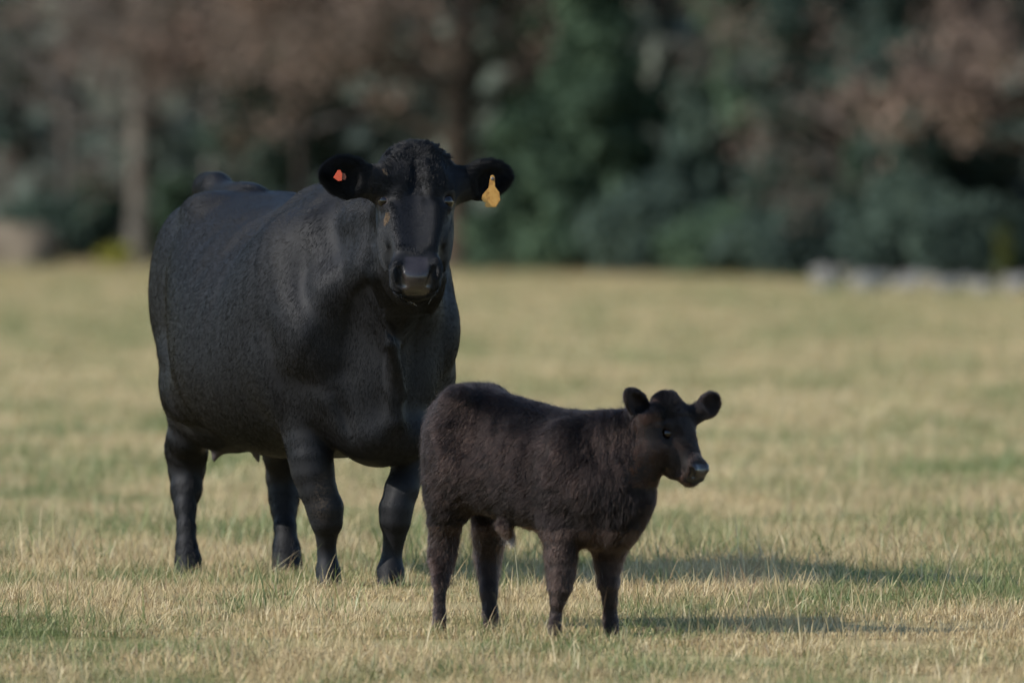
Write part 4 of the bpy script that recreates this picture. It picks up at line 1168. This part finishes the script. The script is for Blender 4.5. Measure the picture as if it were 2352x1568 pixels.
# oaks that keep their dead leaves
broadleaf(1052, 1.0, 12, 0.20, [(1.6, P * 0.97, 0.35, 2.6, 0.07), (2.1, P * 0.9, 0.5, 2.8, 0.06), (1.9, P * 0.05, 0.4, 1.6, 0.05), (2.6, P * 1.05, 0.3, 2.4, 0.05), (2.9, P * 0.1, 0.5, 2.0, 0.05), (2.3, P * 1.4, 0.4, 2.2, 0.05), (3.1, P * 0.8, 0.3, 2.6, 0.05)],
          11000, L_brown, B_brown, 'brown trunked oak with dead leaves right behind the cow', 5, 0.06)
broadleaf(690, 3.0, 11, 0.07, [(1.7, P * 0.95, 0.3, 2.0, 0.04), (1.75, P * 0.05, 0.3, 2.2, 0.04), (2.3, P * 0.1, 0.4, 2.2, 0.04), (2.3, P * 0.9, 0.4, 2.2, 0.04), (2.8, P * 1.5, 0.4, 2.2, 0.04), (3.1, 0.3, 0.3, 2.4, 0.04)],
          9000, L_brown, B_dark, 'oak with pinkish brown dead leaves between the two big trunks', 8, 0.06, tmat=B_twig)
broadleaf(2420, 1.0, 12, 0.10, [(1.4, P * 0.95, 0.4, 1.6, 0.04), (1.95, P * 0.98, 0.25, 1.2, 0.04), (2.3, 0.2, 0.4, 2.2, 0.05), (2.7, P * 0.9, 0.5, 1.2, 0.04), (1.2, 0.1, 0.4, 1.6, 0.04), (1.9, P * 1.5, 0.3, 1.6, 0.04)],
          4200, L_tan, B_brown, 'oak with pale tan leaves reaching in from the right edge', 9, 0.065)
broadleaf(150, 3.5, 10, 0.05, [(1.8, 0.2, 0.4, 2.0, 0.03), (2.0, P * 0.9, 0.4, 2.0, 0.03), (2.6, P * 0.3, 0.5, 2.2, 0.03), (2.8, 0.1, 0.4, 2.2, 0.03)],
          1200, L_brown, B_twig, 'thin grey twiggy tree at the far left', 12, 0.05)
broadleaf(2010, 2.5, 10, 0.05, [(1.5, 0.2, 0.4, 1.8, 0.03), (1.6, P * 0.9, 0.4, 1.8, 0.03), (2.4, P * 0.3, 0.5, 2.2, 0.03), (2.8, 0.1, 0.4, 2.2, 0.03), (1.0, P * 0.8, 0.4, 1.2, 0.02)],
          2200, L_brown, B_twig, 'thin grey twiggy tree among the pines at the right', 13, 0.05)
broadleaf(480, 4.0, 10, 0.05, [(2.0, 0.2, 0.4, 2.0, 0.03), (2.1, P * 0.9, 0.4, 2.0, 0.03), (2.6, P * 0.3, 0.5, 2.2, 0.03), (2.9, 0.1, 0.4, 2.2, 0.03)],
          3000, L_brown, B_twig, 'thin twiggy tree just right of the pale trunk', 14, 0.05)
# evergreens
conifer(1370, 2.0, 4.4, 1.15, 9000, L_green, 'bright green pine right of the oak with open boughs', 21, 0.25)
conifer(1260, 3.5, 6.0, 0.75, 5200, L_green, 'narrow green pine touching the brown oak', 22, 0.2)
conifer(1765, 4.0, 9.0, 1.0, 9000, L_green, 'tall green pine in the middle of the right half', 23, 2.0)
conifer(1590, 3.0, 2.6, 0.7, 3600, L_dark, 'low dark pine under the tall green one', 24, 0.1)
conifer(1900, 3.0, 9.0, 1.2, 9000, L_dark, 'tall dark pine left of the grey twiggy tree', 25, 0.3)
conifer(1985, 3.0, 2.0, 0.55, 3600, L_green, 'small green pine behind the pale stones', 26, 0.1)
conifer(2130, 3.2, 9.0, 1.2, 9000, L_dark, 'tall dark pine left of the tan oak', 27, 0.3)
conifer(1770, 1.5, 1.3, 0.4, 1500, L_dark, 'shortest dark pine at the field edge', 28, 0.08)
conifer(30, 5.0, 9.5, 1.3, 8000, L_dark, 'tall dark pine at the left edge', 29, 1.8)
conifer(215, 3.0, 1.25, 0.42, 2600, L_green, 'little green pine left of the pale trunk', 30, 0.08)
conifer(405, 4.0, 1.3, 0.40, 2200, L_green, 'little green pine right of the pale trunk', 31, 0.08)
conifer(1190, 2.0, 1.8, 0.5, 2600, L_green, 'small green pine at the foot of the brown oak', 32, 0.1)
conifer(760, 6.0, 9.0, 1.5, 8000, L_dark, 'tall dark pine behind the pinkish oak', 33, 0.6)
conifer(560, 8.0, 9.5, 1.5, 8000, L_dark, 'tall dark pine in the shade behind the cow rump', 34, 0.6)
# the wood goes on behind
rs = np.random.RandomState(77)
n = 140000
X_ = rs.uniform(-30, 30, n); Yb = np.array([edge_y(v) for v in X_]) + 4.5 + 34 * rs.rand(n) ** 1.4; Z_ = 15 * rs.rand(n) ** 1.5
wx = (X_ / Yb * FPX + 1176)
gap = (np.abs(X_ - 2.0 * Yb / 150) < 0.6) & (Z_ > 3.1) & (rs.rand(n) < 0.4)
keep = ~gap & (vnoise(np.stack([X_, Yb, Z_], 1), 0.6, 5) > -0.9)
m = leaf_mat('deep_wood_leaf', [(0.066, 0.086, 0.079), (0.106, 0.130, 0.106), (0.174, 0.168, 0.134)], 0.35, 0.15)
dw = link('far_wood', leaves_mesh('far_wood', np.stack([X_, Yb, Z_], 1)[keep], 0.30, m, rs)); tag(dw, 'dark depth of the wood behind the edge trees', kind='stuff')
lines = []
for i in range(110):
    x_ = rs.uniform(-30, 30); y_ = edge_y(x_) + rs.uniform(5, 30); h_ = rs.uniform(9, 14); r_ = rs.uniform(0.07, 0.16)
    if abs(x_ - 2.0 * y_ / 150) < 0.6: continue
    lines.append(([(x_, y_, -0.1), (x_ + rs.normal(0, 0.1), y_, h_ / 2), (x_ + rs.normal(0, 0.3), y_, h_)], [r_, r_ * 0.7, 0.03]))
ft = link('far_trunks', tube_mesh('far_trunks', lines, B_dark, 6)); tag(ft, 'trunks deep inside the wood', kind='stuff')

# ------------------------------------------------------------------ stones, mound, tussock at the field edge
def blob(name, r, seed, mat, sub=3, rough=0.25, fl=0.0):
    import bmesh
    bm = bmesh.new(); bmesh.ops.create_icosphere(bm, subdivisions=sub, radius=1.0)
    Vb = np.array([v.co[:] for v in bm.verts])
    d = 1 + rough * vnoise(Vb, 1.6, seed) + rough * 0.5 * vnoise(Vb, 3.5, seed + 1)
    for v, k in zip(bm.verts, d): v.co = Vector((v.co.x * r[0] * k, v.co.y * r[1] * k, v.co.z * r[2] * k))
    me = bpy.data.meshes.new(name); bm.to_mesh(me); bm.free(); me.materials.append(mat)
    for p_ in me.polygons: p_.use_smooth = True
    return me
m = NT('field_stone'); nn = m.noise(6, 5, 0.65, 0.2, m.pos((1, 1, 1), True))
m.pbsdf(m.ramp(nn, [(0.3, (0.10, 0.095, 0.085)), (0.55, (0.24, 0.225, 0.20)), (0.8, (0.42, 0.395, 0.36))]), 0.9, 0.2, bump=nn, bump_str=0.6, bump_dist=0.03)
for i, (x, y, w, h, nm) in enumerate([(1903, 638, 70, 52, 'pale stone at the left end of the stone row'), (1950, 630, 62, 34, 'dull stone just right of the leftmost pale one'), (1993, 650, 70, 46, 'broad bright stone near the left end of the row'),
        (2040, 644, 54, 26, 'small dull stone between the bright ones'), (2080, 650, 62, 40, 'grey stone in the middle of the stone row'), (2125, 638, 62, 30, 'darker stone set back in the middle of the row'), (2176, 655, 62, 42, 'bright stone right of the row middle'),
        (2222, 650, 54, 26, 'small stone between two larger ones at the right'), (2264, 660, 50, 36, 'grey stone second from the right end'), (2334, 655, 64, 40, 'stone at the right frame edge end of the row')]):
    Y = (CAM_H) * FPX / (y + h / 2 - 350); X = (x - 1176) * Y / FPX; sc = Y / FPX
    o = link('stone', blob('stone', (w * sc / 2, w * sc * 0.42, h * sc * 0.62), 100 + i * 3, m.m, 3, 0.55)); o.location = (X, Y, h * sc * 0.35); tag(o, nm, 'stone', 'row of field stones at the wood edge')
m = NT('mound_earth'); nn = m.noise(3.0, 5, 0.65, 0.3, m.pos((1, 1, 1), True))
m.pbsdf(m.ramp(nn, [(0.3, (0.12, 0.095, 0.066)), (0.6, (0.24, 0.19, 0.13)), (0.8, (0.36, 0.30, 0.20))]), 0.95, 0.1, bump=nn, bump_str=0.8, bump_dist=0.05)
X, Y = at_px(5, -7.0)
o = link('earth_mound', blob('earth_mound', (0.78, 0.8, 0.62), 7, m.m, 4, 0.16)); o.location = (X, Y, -0.02); tag(o, 'rounded tan earth mound at the left edge of the field', 'mound')
def tuft(name, x, y, w, h, n, mat, label, cat, seed, sz=0.035):
    rs = np.random.RandomState(seed); Y = CAM_H * FPX / (y - 350); X = (x - 1176) * Y / FPX; s = Y / FPX
    t = empty(name, (X, Y, 0)); tag(t, label, cat)
    lines = []; C = []
    for i in range(26):
        az = rs.uniform(0, 2 * pi); e = np.array([cos(az) * w * s * 0.5 * rs.uniform(0.1, 1), sin(az) * w * s * 0.4 * rs.uniform(0.1, 1), h * s * rs.uniform(0.45, 1)])
        lines.append(([(0, 0, -0.02), tuple(e * 0.5 + [0, 0, h * s * 0.1]), tuple(e)], [0.008, 0.006, 0.003]))
        C.append(e[None] * rs.uniform(0.35, 1.05, (n // 26, 1)) + rs.normal(0, 0.04, (n // 26, 3)))
    link('stems', tube_mesh('stems', lines, B_twig, 3), t)['kind'] = 'stuff'; link('leaves', leaves_mesh('leaves', np.concatenate(C), sz, mat, rs), t)['kind'] = 'stuff'
tuft('yellow_bush', 275, 616, 110, 50, 900, L_yel, 'low yellow green bush at the foot of the pale tree', 'bush', 1)
tuft('brown_bush', 1818, 642, 46, 62, 500, leaf_mat('rust_leaf', [(0.09, 0.055, 0.035), (0.16, 0.09, 0.055)]), 'small rust brown bush left of the stones', 'bush', 2)
tuft('slender_bush', 2312, 654, 44, 130, 700, leaf_mat('olive_leaf', [(0.06, 0.075, 0.02), (0.13, 0.14, 0.045)]), 'slender olive green sapling behind the last stones', 'bush', 3)

# dark leaf litter under the trees
fx = np.linspace(-60, 60, 61); V_ = []; 
for x_ in fx:
    e = edge_y(x_) + 0.6 * sin(x_ * 0.9) + 0.3 * sin(x_ * 2.3)
    for y_ in (e, e + 4, e + 20, e + 90): V_.append((x_, y_, float(gz(x_, y_)) + 0.03))
ii = np.arange(61 * 4).reshape(61, 4)
m = NT('leaf_litter'); nn = m.noise(2.0, 5, 0.7, 0.2, m.pos((1, 1, 1)))
m.pbsdf(m.ramp(nn, [(0.35, (0.035, 0.030, 0.024)), (0.65, (0.085, 0.068, 0.050))]), 0.95, 0.1, bump=nn, bump_str=0.5, bump_dist=0.05)
o = link('forest_floor', mesh_np('forest_floor', V_, np.stack([ii[:-1, :-1], ii[1:, :-1], ii[1:, 1:], ii[:-1, 1:]], -1).reshape(-1, 4))); o.data.materials.append(m.m); tag(o, kind='structure')
# brush along the edge
for i, (x, w_, h_, mt, lb) in enumerate([(1500, 1.0, 1.1, L_dark, 'dark brush right of the green pine foot'), (1690, 0.9, 0.9, L_green, 'green brush between the tall green and dark pines'), (1880, 0.9, 0.8, L_dark, 'dark brush behind the leftmost stones'),
                                   (2090, 0.9, 1.0, L_dark, 'dark brush behind the middle stones'), (2250, 0.8, 0.9, L_dark, 'dark brush behind the right stones'), (100, 0.9, 0.9, L_dark, 'dark brush behind the earth mound')]):
    X, Y = at_px(x, 1.5); rs = np.random.RandomState(300 + i); n = 1800
    q = rs.normal(0, 1, (n, 3)); q /= np.linalg.norm(q, axis=1)[:, None]; q *= (rs.rand(n, 1) ** 0.4) * (1 + 0.35 * vnoise(q, 1.7, 60 + i))[:, None]
    C = q * np.array([w_, w_ * 0.8, h_ * 0.55]) + np.array([0, 0, h_ * 0.5]); C = C[C[:, 2] > 0.02]
    t = empty('brush', (X, Y, 0)); tag(t, lb, 'bush', 'brush along the wood edge')
    link('leaves', leaves_mesh('leaves', C, 0.09, mt, rs), t)['kind'] = 'stuff'
    ln = [([(0, 0, -0.02), (v[0] * 0.4, v[1] * 0.4, v[2] * 0.6), tuple(v)], [0.012, 0.008, 0.004]) for v in C[rs.choice(len(C), 18)]]
    link('stems', tube_mesh('stems', ln, B_dark, 3), t)['kind'] = 'stuff'
